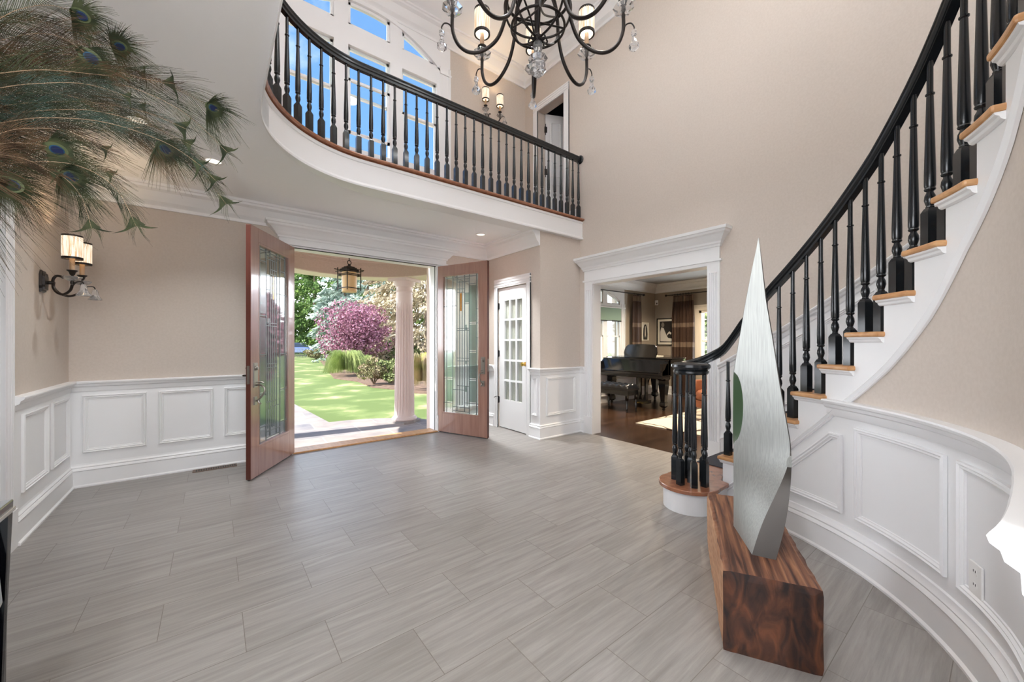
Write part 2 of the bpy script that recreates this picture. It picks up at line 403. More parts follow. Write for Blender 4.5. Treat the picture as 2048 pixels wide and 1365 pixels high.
def mold(mb, wm, pts, prof, caps=True):
    """sweep a profile [(out, dz)] along a path of (s, z) on a wall"""
    mb.rings([[wm(s, z + dz, o) for o, dz in prof] for s, z in pts], caps=caps)
def moldp(mb, path, prof, side=1, closed=False):
    """sweep a profile [(out, z)] along plan points (x, y) with mitred corners"""
    n = len(path); rs = []
    P = [Vector((p[0], p[1])) for p in path]
    for i in range(n):
        a = P[i - 1] if (i > 0 or closed) else None; c = P[(i + 1) % n] if (i < n - 1 or closed) else None; p = P[i]
        d1 = (p - a).normalized() if a is not None else (c - p).normalized(); d2 = (c - p).normalized() if c is not None else d1
        n1 = Vector((-d1.y, d1.x)) * side; n2 = Vector((-d2.y, d2.x)) * side
        m = (n1 + n2); m = m / max(1e-6, m.dot(n1))
        z0 = path[i][2] if len(path[i]) > 2 else 0
        rs.append([(p.x + m.x * o, p.y + m.y * o, z0 + z) for o, z in prof])
    if closed: rs.append(rs[0])
    mb.rings(rs, caps=not closed)
def frame(mb, wm, poly, prof, step=None):
    """moulding frame on a wall: poly in (s,z) counter-clockwise, profile [(inset, out)]; wm may be (map, metres per unit of s)"""
    f, k = wm if isinstance(wm, tuple) else (wm, 1.0)
    P = [Vector((p[0] * k, p[1])) for p in poly]; n = len(P)
    corners = []
    for i in range(n):
        d1 = (P[i] - P[i - 1]).normalized(); d2 = (P[(i + 1) % n] - P[i]).normalized()
        n1 = Vector((-d1.y, d1.x)); n2 = Vector((-d2.y, d2.x)); m = n1 + n2; m = m / max(1e-6, m.dot(n1)); corners.append(m)
    for i in range(n):
        j = (i + 1) % n; kk = max(1, int(math.ceil((P[j] - P[i]).length / step))) if step else 1; rs = []
        for q in range(kk + 1):
            t = q / kk; r = []
            for w, o in prof:
                vv = (P[i] + corners[i] * w) * (1 - t) + (P[j] + corners[j] * w) * t
                r.append(f(vv.x / k, vv.y, o))
            rs.append(r)
        mb.rings(rs)
RAIL = [(0, 0), (0.058, 0), (0.062, -0.008), (0.058, -0.02), (0.045, -0.028), (0.04, -0.045), (0.022, -0.055), (0.02, -0.09), (0.012, -0.1), (0, -0.1)]
BASE = [(0, 0), (0.045, 0), (0.045, 0.012), (0.034, 0.022), (0.03, 0.14), (0.036, 0.148), (0.03, 0.16), (0.022, 0.166), (0.026, 0.176), (0.014, 0.19), (0.012, 0.205), (0, 0.21)]
PANELM = [(0, 0), (0.0, 0.014), (0.008, 0.018), (0.014, 0.011), (0.022, 0.014), (0.03, 0.006), (0.036, 0.006), (0.038, 0.0)]
CROWN = [(0, 0), (0.018, 0), (0.022, 0.03), (0.03, 0.04), (0.055, 0.065), (0.075, 0.1), (0.10, 0.145), (0.135, 0.165), (0.14, 0.185), (0.155, 0.19), (0.155, 0.215), (0, 0.215)]
RAILZ = 0.942
def arc2(cx, cy, r, a0, a1, n):
    return [(cx + r * cos(rad(a0 + (a1 - a0) * i / n)), cy + r * sin(rad(a0 + (a1 - a0) * i / n))) for i in range(n + 1)]
def cat(pts, n=8):
    P = [Vector(p) for p in pts]; out = []
    for i in range(len(P) - 1):
        p0 = P[max(i - 1, 0)]; p1 = P[i]; p2 = P[i + 1]; p3 = P[min(i + 2, len(P) - 1)]
        for k in range(n):
            t = k / n
            out.append(0.5 * ((2 * p1) + (p2 - p0) * t + (2 * p0 - 5 * p1 + 4 * p2 - p3) * t * t + (3 * p1 - p0 - 3 * p2 + p3) * t ** 3))
    out.append(P[-1]); return out

# ================================================================== THE SETTING
def quick(name, fn, m, **k):
    mb = MB(); fn(mb); return mb.build(name, m, **k)
def sbox(name, m, *a, label=None, **k):
    mb = MB(); mb.box(*a); return struct(mb.build(name, m, **k), label)
o = sbox('floor', M['floor'], -3.2, 4.22, -3.3, 5.10, -0.15, 0.0, label='hall floor of grey wood-look porcelain planks')
sbox('floor.001', M['planks'], 4.2202, 9.1, -1.0, 5.70, -0.15, 0.0, label='dark oak board floor of the piano room')

# walls of the hall
mb = MB(); panel(mb, W_FRONT, -1.15, 4.22, 0, 2.80, 0.20, [(0.736, 2.546, 0, 2.40)])
panel(mb, W_FRONT, -1.15, 4.22, 2.80, 5.85, 0.20, [(0.60, 2.60, 3.70, 5.84)])
struct(mb.build('wall_front', M['wall']))
LIGHT_OPENINGS = [(a, a + 1.1, 0.12, 2.55) for a in (-3.0, -1.85, -0.7, 0.45)] + [(a, a + 1.1, 3.35, 5.55) for a in (-3.0, -1.6)]  # unseen window openings added to the left wall to light the hall
mb = MB(); panel(mb, W_LEFT, -3.2, 5.08, 0, 5.85, 0.14, [(2.05, 3.70, 0, 2.28)] + LIGHT_OPENINGS)
struct(mb.build('wall_left', M['wall']))
mb = MB(); panel(mb, flat((-2.6, 0), (0, 1), (1, 0)), 1.75, 5.0, 0, 2.8, 0.1); mb.box(-2.6, -1.15, 4.6, 4.7, 0, 2.8); mb.box(-2.6, -1.15, 1.75, 1.85, 0, 2.8); mb.box(-2.75, -1.1501, 1.75, 4.7, 2.8, 2.9)
struct(mb.build('wall_side_room', M['wall']))
mb = MB(); panel(mb, W_CLOSET, 3.83, 5.08, 0, 2.80, 0.10, [(4.10, 4.78, 0, 2.11)])
panel(mb, W_NIB, 3.54, 4.22, 0, 2.80, 0.10)
struct(mb.build('wall_closet', M['wall']))
mb = MB(); panel(mb, W_RIGHT, 1.51, 5.28, 0, 5.85, 0.155, [(1.995, 3.585, 0, 2.12), (4.146, 4.751, 3.07, 5.09)])
struct(mb.build('wall_right', M['wall']))
mb = MB(); panel(mb, curve(2.59), -112, 0, 0, 5.85, 0.10, step=4)
struct(mb.build('wall_stair', M['wall'], smooth=True))
# unseen rear wall behind the camera; window openings added to light the hall
mb = MB(); panel(mb, flat((0, -3.2), (1, 0), (0, 1)), -1.15, 4.3, 0, 5.85, 0.15, [(a, a + 1.18, c, d) for a in (-0.98, 0.30, 1.58, 2.86) for c, d in ((0.12, 2.7), (2.82, 5.6))])
mb.box(4.22, 4.36, -3.2, 1.4, 0, 5.85)
struct(mb.build('wall_rear', M['wall']))

# unseen roofs added outside the left openings to block the sun
mb = MB(); mb.box(-3.6, -1.16, -3.4, 5.2, 2.95, 3.05); mb.box(-3.2, -1.16, -3.4, 5.2, 5.9, 6.0)
struct(mb.build('ceiling.004', M['ceil']), 'unseen roofs added on the left side to block the sun')
# balcony slab: plan outline with the quarter turn
ARC = arc2(1.15, 2.86, 0.925, 180, 90, 24)
edge = [(0.225, -3.2)] + ARC + [(4.22, 3.785)]
slab = edge + [(4.22, 5.08), (-1.01, 5.08), (-1.01, -3.2)]
OUT = [(0.225, -3.2)] + ARC + [(4.22, 3.785)]
INN = [(0.232, -3.2)] + arc2(1.38, 2.83, 1.148, 180, 90, 24) + [(4.219, 3.978)]
NRM = [(1, 0)] + [(cos(rad(-90 * i / 24)), sin(rad(-90 * i / 24))) for i in range(25)] + [(0, -1)]
inner = INN + [(4.219, 5.079), (-1.009, 5.079), (-1.009, -3.2)]
mb = MB(); mb.prism(inner, 2.80, 3.02)
struct(mb.build('ceiling', M['ceil']), 'low white ceiling under the balcony')
mb = MB(); mb.prism(slab[::1], 3.021, 3.07)
struct(mb.build('floor.002', M['walnut']), 'upstairs landing floor')
mb = MB(); FP = [(0.014, 2.775), (0.016, 2.79), (0.010, 2.80), (0.006, 2.812), (0, 2.815), (0, 3.0), (0.008, 3.005), (0.012, 3.018), (0.012, 3.03)]
mb.rings([[(p[0] + n[0] * o * k, p[1] + n[1] * o * k, z) for o, z in FP] + [(q[0], q[1], 3.03), (q[0], q[1], 2.775)] for p, q, n, k in
          [(OUT[i], INN[i], NRM[i], 1) for i in range(len(OUT))]])
struct(mb.build('trim_1', M['white'], smooth=True), 'curved white balcony fascia')
mb = MB(); moldp(mb, edge, [(-0.028, 3.042), (-0.038, 3.050), (-0.040, 3.058), (-0.036, 3.068), (-0.026, 3.075), (0.13, 3.075), (0.13, 3.042)], side=1)
struct(mb.build('trim_2', M['walnut'], smooth=True), 'wooden nosing along the balcony edge')
sbox('ceiling.001', M['ceil'], -1.15, 4.4, -3.35, 5.28, 5.85, 6.0, label='high white ceiling of the hall')

# crown mouldings
mb = MB(); moldp(mb, [(-1.01, -3.2, 2.585), (-1.01, 5.08, 2.585), (3.44, 5.08, 2.585), (3.44, 3.832, 2.585)], CROWN, side=-1)
struct(mb.build('trim_3', M['white']), 'white crown moulding of the low ceiling')
top = [(-1.01, -3.2, 5.62), (-1.01, 5.08, 5.62), (4.22, 5.08, 5.62), (4.22, 1.51, 5.62)] + [(CX + 2.59 * cos(rad(a)), CY + 2.59 * sin(rad(a)), 5.62) for a in range(-4, -112, -4)]
mb = MB(); moldp(mb, top, [(o * 1.1, z * 1.07) for o, z in CROWN], side=-1)
struct(mb.build('trim_4', M['white']), 'white crown moulding of the high ceiling')

# wainscot: board, cap rail, base and picture-frame panels
runs = [[(-1.01, 3.835), (-1.01, 5.08), (0.60, 5.08)], [(2.69, 5.08), (3.44, 5.08), (3.44, 4.87)], [(3.44, 4.02), (3.44, 3.83), (4.22, 3.83), (4.22, 3.73)], [(-1.01, -3.2), (-1.01, 1.92)]]
mb = MB(); mb2 = MB(); mb3 = MB()
for r in runs:
    moldp(mb, r, [(0, 0.0), (0.012, 0.0), (0.012, 0.88), (0, 0.88)], side=-1)
    moldp(mb2, r, [(o, z + RAILZ) for o, z in RAIL], side=-1)
    moldp(mb3, r, BASE, side=-1)
def off(wm, d=0.012): return lambda s, z, o: wm(s, z, o + d)
def fr(mb, wm, s0, s1, z0=0.30, z1=0.815): frame(mb, off(wm), [(s0, z0), (s1, z0), (s1, z1), (s0, z1)], PANELM)
for a, b in ((-0.925, -0.505), (-0.422, 0.0), (0.088, 0.50)): fr(mb, W_FRONT, a, b)
for a, b in ((3.97, 4.45), (4.55, 4.99)): fr(mb, W_LEFT, a, b)
fr(mb, W_NIB, 3.54, 4.10); fr(mb, W_CLOSET, 3.865, 3.985); fr(mb, W_FRONT, 2.77, 3.36)
struct(mb.build('trim_5', M['white']), 'white wainscot panelling of the straight walls')
struct(mb2.build('trim_6', M['white']), 'white chair rail of the straight walls')
struct(mb3.build('baseboard_front', M['white']), 'tall white baseboard of the straight walls')

def pilaster(mb, wm, s0, s1, z0, z1, plinth=0.24, t=0.022, cap=0.12):
    w = s1 - s0; n = 4; g = w * 0.09; pts = [(s0, 0), (s0, t)]
    pad = w * 0.16; pit = (w - 2 * pad) / n
    for i in range(n):
        a = s0 + pad + pit * i
        pts += [(a + pit * 0.12, t), (a + pit * 0.3, t - 0.012), (a + pit * 0.7, t - 0.012), (a + pit * 0.88, t)]
    pts += [(s1, t), (s1, 0)]
    mb.rings([[wm(s, z, o) for s, o in pts] for z in (z0 + plinth, z1 - cap)])
    for a, b in ((z0, z0 + plinth), (z1 - cap, z1)):
        e = 0.006 if a == z0 else 0.0
        mb.rings([[wm(s, z, o) for s, o in ((s0 - e, 0), (s0 - e, t + 2 * e), (s1 + e, t + 2 * e), (s1 + e, 0))] for z in (a, b)])
def wbox(mb, wm, s0, s1, z0, z1, o0, o1):
    mb.rings([[wm(s, z, o) for s, o in ((s0, o0), (s0, o1), (s1, o1), (s1, o0))] for z in (z0, z1)])
def cornice(mb, wm, s0, s1, z, prof, side, o=0.025):
    P = [wm(s0, 0, 0.0)[:2], wm(s0, 0, o)[:2], wm(s1, 0, o)[:2], wm(s1, 0, 0.0)[:2]]
    moldp(mb, [(p[0], p[1], z) for p in P], prof, side=side)
# front door surround
mb = MB()
pilaster(mb, W_FRONT, 0.585, 0.725, 0, 2.41); pilaster(mb, W_FRONT, 2.557, 2.697, 0, 2.41)
wbox(mb, W_FRONT, 0.585, 2.697, 2.41, 2.50, 0, 0.024); wbox(mb, W_FRONT, 0.56, 2.722, 2.41, 2.43, 0, 0.04)
cornice(mb, W_FRONT, 0.585, 2.697, 2.485, [(0, 0), (0.014, 0), (0.018, 0.02), (0.035, 0.035), (0.055, 0.06), (0.09, 0.095), (0.12, 0.11), (0.125, 0.13), (0.14, 0.135), (0.14, 0.16), (0, 0.16)], -1, 0.026)
for a, b in ((0.70, 0.739), (2.543, 2.582)): wbox(mb, W_FRONT, a, b, 0.019, 2.41, -0.203, 0.012)
wbox(mb, W_FRONT, 0.739, 2.543, 2.392, 2.41, -0.203, 0.012)
struct(mb.build('trim_7', M['white']), 'white casing and cornice of the front door')
mb = MB(); mb.box(0.740, 2.542, 5.085, 5.10, 2.384, 2.3915); mb.box(0.7395, 0.744, 5.10, 5.12, 0.02, 2.39); mb.box(2.538, 2.5425, 5.105, 5.12, 0.02, 2.39)
struct(mb.build('trim_20', M['slot']), 'black weather strip of the front door frame')
mb = MB(); mb.box(0.736, 2.546, 5.10, 5.30, -0.1, 0.012); mb.box(0.72, 2.56, 5.045, 5.10, 0, 0.018)
struct(mb.build('trim_8', M['oak'], bevel=0.004), 'wooden door sill')
# piano room opening surround
mb = MB()
pilaster(mb, W_RIGHT, 1.865, 1.995, 0, 2.15); pilaster(mb, W_RIGHT, 3.585, 3.728, 0, 2.15)
wbox(mb, W_RIGHT, 1.865, 3.728, 2.15, 2.31, 0, 0.026); wbox(mb, W_RIGHT, 1.845, 3.748, 2.148, 2.17, 0, 0.038); wbox(mb, W_RIGHT, 1.995, 3.585, 2.112, 2.15, 0, 0.022)
cornice(mb, W_RIGHT, 3.728, 1.865, 2.30, [(0, 0), (0.012, 0), (0.016, 0.02), (0.026, 0.03), (0.03, 0.05), (0.05, 0.075), (0.075, 0.115), (0.095, 0.13), (0.1, 0.15), (0.115, 0.155), (0.118, 0.185), (0, 0.185)], -1, 0.028)
wbox(mb, W_RIGHT, 1.975, 1.998, 0.001, 2.12, -0.158, 0.001); wbox(mb, W_RIGHT, 3.582, 3.605, 0.001, 2.12, -0.158, 0.001)
mb.box(4.219, 4.378, 1.998, 3.582, 2.108, 2.125)
struct(mb.build('trim_9', M['white']), 'white fluted casing and cornice of the piano room opening')
# left doorway casing
mb = MB(); pilaster(mb, W_LEFT, 3.70, 3.835, 0, 2.30); pilaster(mb, W_LEFT, 1.92, 2.05, 0, 2.30); wbox(mb, W_LEFT, 1.92, 3.835, 2.28, 2.44, 0, 0.026)
wbox(mb, W_LEFT, 3.697, 3.72, 0, 2.28, -0.145, 0.001)
struct(mb.build('trim_10', M['white']), 'white fluted casing of the left doorway')
# closet door casing
def casing(mb, wm, s0, s1, z0, z1, w=0.085, top=0.13):
    for a, b in ((s0 - w, s0), (s1, s1 + w)):
        wbox(mb, wm, a, b, z0, z1, 0, 0.018); wbox(mb, wm, a, a + 0.02, z0, z1, 0, 0.026); wbox(mb, wm, b - 0.012, b, z0, z1, 0, 0.022)
    wbox(mb, wm, s0 - w, s1 + w, z1, z1 + top, 0, 0.02)
    for k in range(3): wbox(mb, wm, s0 - w, s1 + w, z1 + top * (0.15 + 0.3 * k), z1 + top * (0.3 + 0.3 * k), 0, 0.026)
mb = MB(); casing(mb, W_CLOSET, 4.10, 4.78, 0, 2.115)
struct(mb.build('trim_11', M['white']), 'white casing of the closet door')
mb = MB(); casing(mb, W_RIGHT, 4.146, 4.751, 3.07, 5.09, 0.10, 0.12)
struct(mb.build('trim_12', M['white']), 'white casing of the upstairs doorway')
# upstairs wainscot base
mb = MB()
for r in ([(-1.01, -3.2), (-1.01, 5.08), (4.22, 5.08), (4.22, 4.85)], [(4.22, 4.04), (4.22, 3.83)]):
    moldp(mb, r, [(o, z * 0.9 + 3.07) for o, z in BASE], side=-1)
struct(mb.build('baseboard_upstairs', M['white']))

# ---- round-headed window groups
def pal(name, wm, cols, zs, z1, zt, sc_, zc, R, wall_t, fr_m=M['white'], cas=0.16, raised=None, label=None, meet=0.5, outtop=None, apron=True):
    e = bpy.data.objects.new(name, None); COL.objects.link(e); e['kind'] = 'structure'
    if label: e['label'] = label
    s0, s1 = cols[0][0], cols[-1][1]; H0, H1, HB = s0 - 0.05, s1 + 0.05, zs - 0.05
    HT = zc + R + 0.06
    mb = MB(); fz = lambda s, r: zc + sqrt(max(0.0, r * r - (s - sc_) ** 2))
    # mullions and jambs
    xs = [H0] + [v for c in cols for v in c] + [H1]
    for i in range(0, len(xs), 2):
        a, b = xs[i], xs[i + 1]; wbox(mb, wm, a, b, HB, min(HT, max(fz(a, R), fz(b, R)) + 0.0), -wall_t, 0.012)
    for a, b in cols:
        wbox(mb, wm, a, b, HB, zs, -wall_t, 0.012); wbox(mb, wm, a, b, z1, zt, -wall_t, 0.012)
    # spandrel above the arch
    n = 40; rs = []
    for i in range(n + 1):
        s = H0 + (H1 - H0) * i / n; z = min(HT - 0.003, fz(s, R))
        rs.append([wm(s, z, 0.012), wm(s, HT, 0.012), wm(s, HT, -wall_t), wm(s, z, -wall_t)])
    mb.rings(rs)
    rs = []
    for i in range(n + 1):
        s = s0 + (s1 - s0) * i / n; z = fz(s, R)
        rs.append([wm(s, z, 0.03), wm(s, z + 0.05, 0.03), wm(s, z + 0.05, 0.01), wm(s, z, 0.01)])
    mb.rings(rs)
    if cas:
        wbox(mb, wm, H0 - cas, H0, HB - 0.02, zt + 0.02, 0, 0.02); wbox(mb, wm, H1, H1 + cas, HB - 0.02, zt + 0.02, 0, 0.02)
        wbox(mb, wm, H0 - cas, H0 - cas + 0.03, HB, zt + 0.02, 0, 0.032); wbox(mb, wm, H1 + cas - 0.03, H1 + cas, HB, zt + 0.02, 0, 0.032)
        wbox(mb, wm, H0 - cas - 0.01, H0, zt - 0.09, zt - 0.06, 0, 0.035); wbox(mb, wm, H1, H1 + cas + 0.01, zt - 0.09, zt - 0.06, 0, 0.035)
        wbox(mb, wm, H0 - cas, H0 + 0.001, zt + 0.02, HT, -0.001, 0.0115); wbox(mb, wm, H1 - 0.001, H1 + cas, zt + 0.02, HT, -0.001, 0.0115)
        wbox(mb, wm, H0 - cas - 0.02, H1 + cas + 0.02, HB - 0.03, HB, 0, 0.05)
    f = mb.build('window_frame', fr_m, e)
    for i, (a, b) in enumerate(cols):
        mb = MB(); t = 0.032
        def sash(za, zb, o):
            for q in ((a, a + t, za, zb), (b - t, b, za, zb), (a, b, za, za + t), (a, b, zb - t, zb)): wbox(mb, wm, *q, o - 0.03, o)
        zm = zs + (z1 - zs) * meet
        if raised and i == raised[0]:
            sash(zm, z1, -0.04); sash(raised[1], raised[2], -0.005)
            wbox(mb, wm, a + (b - a) * .45, a + (b - a) * .55, raised[1] + 0.015, raised[1] + 0.03, -0.005, 0.012)
        else:
            sash(zm, z1, -0.04); sash(zs, zm + t, -0.005)
        mb.build('sash', fr_m, e)
        # arched top light
        mb = MB(); k = 16
        rs = [[wm(s, fz(s, R) - t * 1.2, -0.01), wm(s, fz(s, R) + 0.001, -0.01), wm(s, fz(s, R) + 0.001, -0.05), wm(s, fz(s, R) - t * 1.2, -0.05)] for s in [a + (b - a) * q / k for q in range(k + 1)]]
        mb.rings(rs)
        for q in ((a, a + t, zt, fz(a, R)), (b - t, b, zt, fz(b, R)), (a, b, zt, zt + t)): wbox(mb, wm, *q, -0.05, -0.01)
        mb.build('top_light', fr_m, e)
        mb = MB(); wbox(mb, wm, a + 0.01, b - 0.01, zs + 0.01, z1 - 0.01, -0.038, -0.034)
        rs = [[wm(s, zt + 0.01, -0.032), wm(s, fz(s, R) - 0.01, -0.032), wm(s, fz(s, R) - 0.01, -0.036), wm(s, zt + 0.01, -0.036)] for s in [a + (b - a) * q / k for q in range(k + 1)]]
        mb.rings(rs); mb.build('pane', M['glass'], e)
    return e
pal('window_1', W_FRONT, [(0.65, 1.165), (1.334, 1.866), (2.035, 2.55)], 3.75, 5.03, 5.285, 1.60, 4.05, 1.55, 0.075, raised=(1, 3.93, 4.62), meet=0.52, cas=0.17, label='round-headed window group above the front door')

# ---- front door leaves
def leaf(name, loc, rz, vis, w=0.89, lab=''):
    """hinge at the origin, leaf runs along +x; vis=+1 when the +y face is seen"""
    e = bpy.data.objects.new(name, None); COL.objects.link(e); e.location = loc; e.rotation_euler = (0, 0, rad(rz)); e['kind'] = 'structure'; e['label'] = lab
    y0, y1 = (-0.045, 0.0) if vis > 0 else (0.0, 0.045)
    h0, h1 = 0.012, 2.385; st, tr, brl = 0.125, 0.135, 0.265
    mb = MB(); mb.box(0, st, y0, y1, h0, h1); mb.box(w - st, w, y0, y1, h0, h1); mb.box(st, w - st, y0, y1, h1 - tr, h1); mb.box(st, w - st, y0, y1, h0, h0 + brl)
    mb.build('door_leaf', M['door'], e, bevel=0.002)
    mb = MB(); mb.box(w, w + 0.003, y0 + 0.002, y1 - 0.002, h0 + 0.003, h1 - 0.003); mb.build('edge', M['dooredge'], e)
    g0, g1, z0, z1 = st, w - st, h0 + brl, h1 - tr; ym = (y0 + y1) / 2
    mb = MB()
    for s_ in (-1, 1):
        yb = ym + s_ * 0.0235; b = 0.022
        for q in ((g0, g0 + b, z0, z1), (g1 - b, g1, z0, z1), (g0, g1, z0, z0 + b), (g0, g1, z1 - b, z1)): mb.box(q[0], q[1], min(ym, yb), max(ym, yb), q[2], q[3])
    mb.build('glazing_bead', M['door'], e, bevel=0.004)
    gx0, gx1, gz0, gz1 = g0 + 0.02, g1 - 0.02, z0 + 0.02, z1 - 0.02; GW, GH = gx1 - gx0, gz1 - gz0
    X = lambda f: gx0 + GW * f; Z = lambda f: gz1 - GH * f
    mb = MB(); mb.box(gx0, gx1, ym - 0.003, ym + 0.003, gz0, gz1); mb.build('leaded_glass', M['leaded'], e)
    mb = MB(); tg = MB(); am = MB(); c = 0.0035
    def vl(f, a, b): mb.box(X(f) - c, X(f) + c, ym - 0.006, ym + 0.006, Z(b), Z(a))
    def hl(f, a, b): mb.box(X(a), X(b), ym - 0.006, ym + 0.006, Z(f) - c, Z(f) + c)
    for f in (0.08, 0.26, 0.73, 0.93): vl(f, 0, 1)
    for f in (0.38, 0.60): vl(f, 0.0, 0.985)
    for f, a, b in ((0.46, 0.04, 0.94), (0.53, 0.04, 0.94), (0.67, 0.38, 0.94)): vl(f, a, b)
    for f in (0.03, 0.955, 0.985): hl(f, 0.26, 0.73)
    hl(0.015, 0.08, 0.93); hl(0.05, 0.40, 0.73)
    for f, a, b in ((0.09, 0.08, 0.26), (0.22, 0.0, 0.38), (0.10, 0.38, 0.60), (0.125, 0.38, 0.60), (0.385, 0.38, 0.73), (0.40, 0.38, 0.73), (0.60, 0.38, 0.73), (0.62, 0.38, 0.73), (0.80, 0.38, 0.73), (0.83, 0.26, 0.6),
                    (0.07, 0.73, 0.93), (0.35, 0.73, 1.0), (0.55, 0.73, 0.93), (0.75, 0.73, 0.93), (0.25, 0.93, 1.0), (0.55, 0.0, 0.26), (0.75, 0.0, 0.26), (0.93, 0.0, 0.26), (0.21, 0.6, 0.73), (0.92, 0.6, 1.0), (0.45, 0.93, 1), (0.65, 0.93, 1)): hl(f, a, b)
    mb.build('lead_cames', M['caming'], e)
    for a, b, q, r in ((0.74, 0.92, 0.08, 0.34), (0.74, 0.92, 0.36, 0.54), (0.74, 0.92, 0.56, 0.74), (0.74, 0.92, 0.76, 0.91), (0.0, 0.25, 0.56, 0.74), (0.09, 0.25, 0.76, 0.92), (0.61, 0.66, 0.36, 0.40), (0.61, 0.66, 0.62, 0.64), (0.61, 0.66, 0.80, 0.84), (0.61, 0.72, 0.13, 0.2)):
        tg.box(X(a), X(b), ym - 0.0045, ym + 0.0045, Z(r), Z(q))
    tg.build('tinted_glass', M['tintglass'], e)
    am.box(X(0.47), X(0.49), ym - 0.005, ym + 0.005, Z(0.26), Z(0.13)); am.box(X(0.50), X(0.525), ym - 0.005, ym + 0.005, Z(0.26), Z(0.13)); am.build('amber_glass', M['amber'], e)
    # exterior handle set
    yf = y1 if vis > 0 else y0; q = vis; hx = w - 0.062
    mb = MB(); mb.box(hx - 0.03, hx + 0.03, min(yf, yf + q * 0.012), max(yf, yf + q * 0.012), 0.865, 1.095)
    mb.box(hx - 0.022, hx + 0.022, min(yf, yf + q * 0.012), max(yf, yf + q * 0.012), 0.70, 0.775)
    mb.M = Matrix.Translation((hx, yf + q * 0.012, 1.045)) @ Matrix.Rotation(-q * pi / 2, 4, 'X'); mb.lathe([(0.022, 0), (0.02, 0.012), (0.012, 0.014), (0.012, 0.02)], 14); mb.M = None
    g = [(hx, yf + q * 0.01, 0.885), (hx, yf + q * 0.05, 0.885), (hx, yf + q * 0.085, 0.86), (hx, yf + q * 0.085, 0.82), (hx, yf + q * 0.06, 0.775), (hx, yf + q * 0.035, 0.745), (hx, yf + q * 0.04, 0.72), (hx, yf + q * 0.055, 0.708)]
    mb.tube(cat(g, 6), 0.008, 8, up=(1, 0, 0)); mb.tube([(hx, yf + q * 0.01, 0.735), (hx, yf + q * 0.035, 0.745)], 0.008, 8, up=(1, 0, 0))
    mb.tube(cat([(hx, yf + q * 0.01, 0.91), (hx, yf + q * 0.05, 0.915), (hx, yf + q * 0.08, 0.905)], 4), 0.006, 6, up=(1, 0, 0), flat=0.5)
    mb.build('handle', M['nickel'], e, smooth=True)
    # interior lever and edge bolt plate
    yb = y0 if vis > 0 else y1
    mb = MB(); mb.box(hx - 0.025, hx + 0.025, min(yb, yb - q * 0.01), max(yb, yb - q * 0.01), 0.88, 1.09)
    mb.tube(cat([(hx, yb - q * 0.01, 0.975), (hx, yb - q * 0.055, 0.975), (hx - 0.03, yb - q * 0.06, 0.975), (hx - 0.10, yb - q * 0.058, 0.970)], 5), 0.0085, 8)
    mb.tube([(hx, yb - q * 0.01, 1.045), (hx, yb - q * 0.03, 1.045)], 0.012, 8)
    mb.build('lever', M['bronze'], e, smooth=True)
    mb = MB(); mb.box(w + 0.003, w + 0.0045, ym - 0.012, ym + 0.012, 0.90, 1.07); mb.build('lock_plate', M['nickel'], e)
    mb = MB(); mb.box(w - 0.02, w - 0.005, ym - 0.01, ym + 0.01, h0 - 0.01, h0); mb.box(0.02, w - 0.03, ym - 0.008, ym + 0.008, 0.001, h0); mb.build('door_sweep', M['slot'], e)
    return e
leaf('door_1', (0.740, 5.060, 0), -121.7, 1, 0.885, 'left leaf of the front door, mahogany with leaded glass, standing open')
leaf('door_2', (2.544, 5.100, 0), -68.3, -1, 0.905, 'right leaf of the front door, mahogany with leaded glass, standing open')

# ---- closet door: white, 3 x 5 lights, pale curtain behind the panes
e = bpy.data.objects.new('door_3', None); COL.objects.link(e); e.location = (3.475, 4.78, 0); e['kind'] = 'structure'; e['label'] = 'white glazed closet door with fifteen lights'
e['_w'] = [3.475, 4.78, 0]
mb = MB(); y0, y1, z0, z1 = 4.105, 4.775, 0.012, 2.105; gs = [(4.215, 4.335), (4.365, 4.485), (4.515, 4.635)]; gs = [(a + 0.015, b + 0.015) for a, b in gs]
zz = [0.42 + 0.302 * i for i in range(6)]
holes = [(a, b, zz[i] + 0.014, zz[i + 1] - 0.014) for a, b in gs for i in range(5)]
panel(mb, flat((3.455, 0), (0, 1), (-1, 0)), y0, y1, z0, z1, 0.035, holes)
mb.build('door_leaf', M['white'], e)
for a, b in gs:
    for i in range(5):
        mb = MB(); mb.box(3.472, 3.476, a, b, zz[i] + 0.014, zz[i + 1] - 0.014); mb.build('pane', M['glass'], e)
mb = MB(); pts = []
n = 90
for i in range(n + 1):
    y = 4.19 + (4.70 - 4.19) * i / n; pts.append((3.505 + 0.008 * sin(i * 1.1) + 0.004 * sin(i * 0.43), y))
mb.rings([[(x, y, 0.36) for x, y in pts] + [(x + 0.004, y, 0.36) for x, y in reversed(pts)], [(x, y, 2.0) for x, y in pts] + [(x + 0.004, y, 2.0) for x, y in reversed(pts)]])
mb.build('door_curtain', M['sheer'], e, smooth=True)
mb = MB(); mb.M = Matrix.Translation((3.455, 4.155, 0.985)) @ Matrix.Rotation(-pi / 2, 4, 'Y')
mb.lathe([(0.03, 0), (0.03, 0.006), (0.012, 0.01), (0.010, 0.03), (0.026, 0.042), (0.03, 0.055), (0.024, 0.068), (0.0, 0.072)], 18); mb.M = None
mb.build('door_knob', M['brass'], e, smooth=True)
for z in (0.42, 1.12, 1.84):
    mb = MB(); mb.box(3.447, 3.458, 4.768, 4.782, z - 0.045, z + 0.045); mb.tube([(3.444, 4.778, z - 0.05), (3.444, 4.778, z + 0.05)], 0.006, 8)
    if z < 0.5: mb.tube(cat([(3.44, 4.778, z + 0.045), (3.40, 4.79, z + 0.05), (3.37, 4.80, z + 0.035)], 4), 0.005, 6)
    mb.build('hinge', M['bronze'], e)
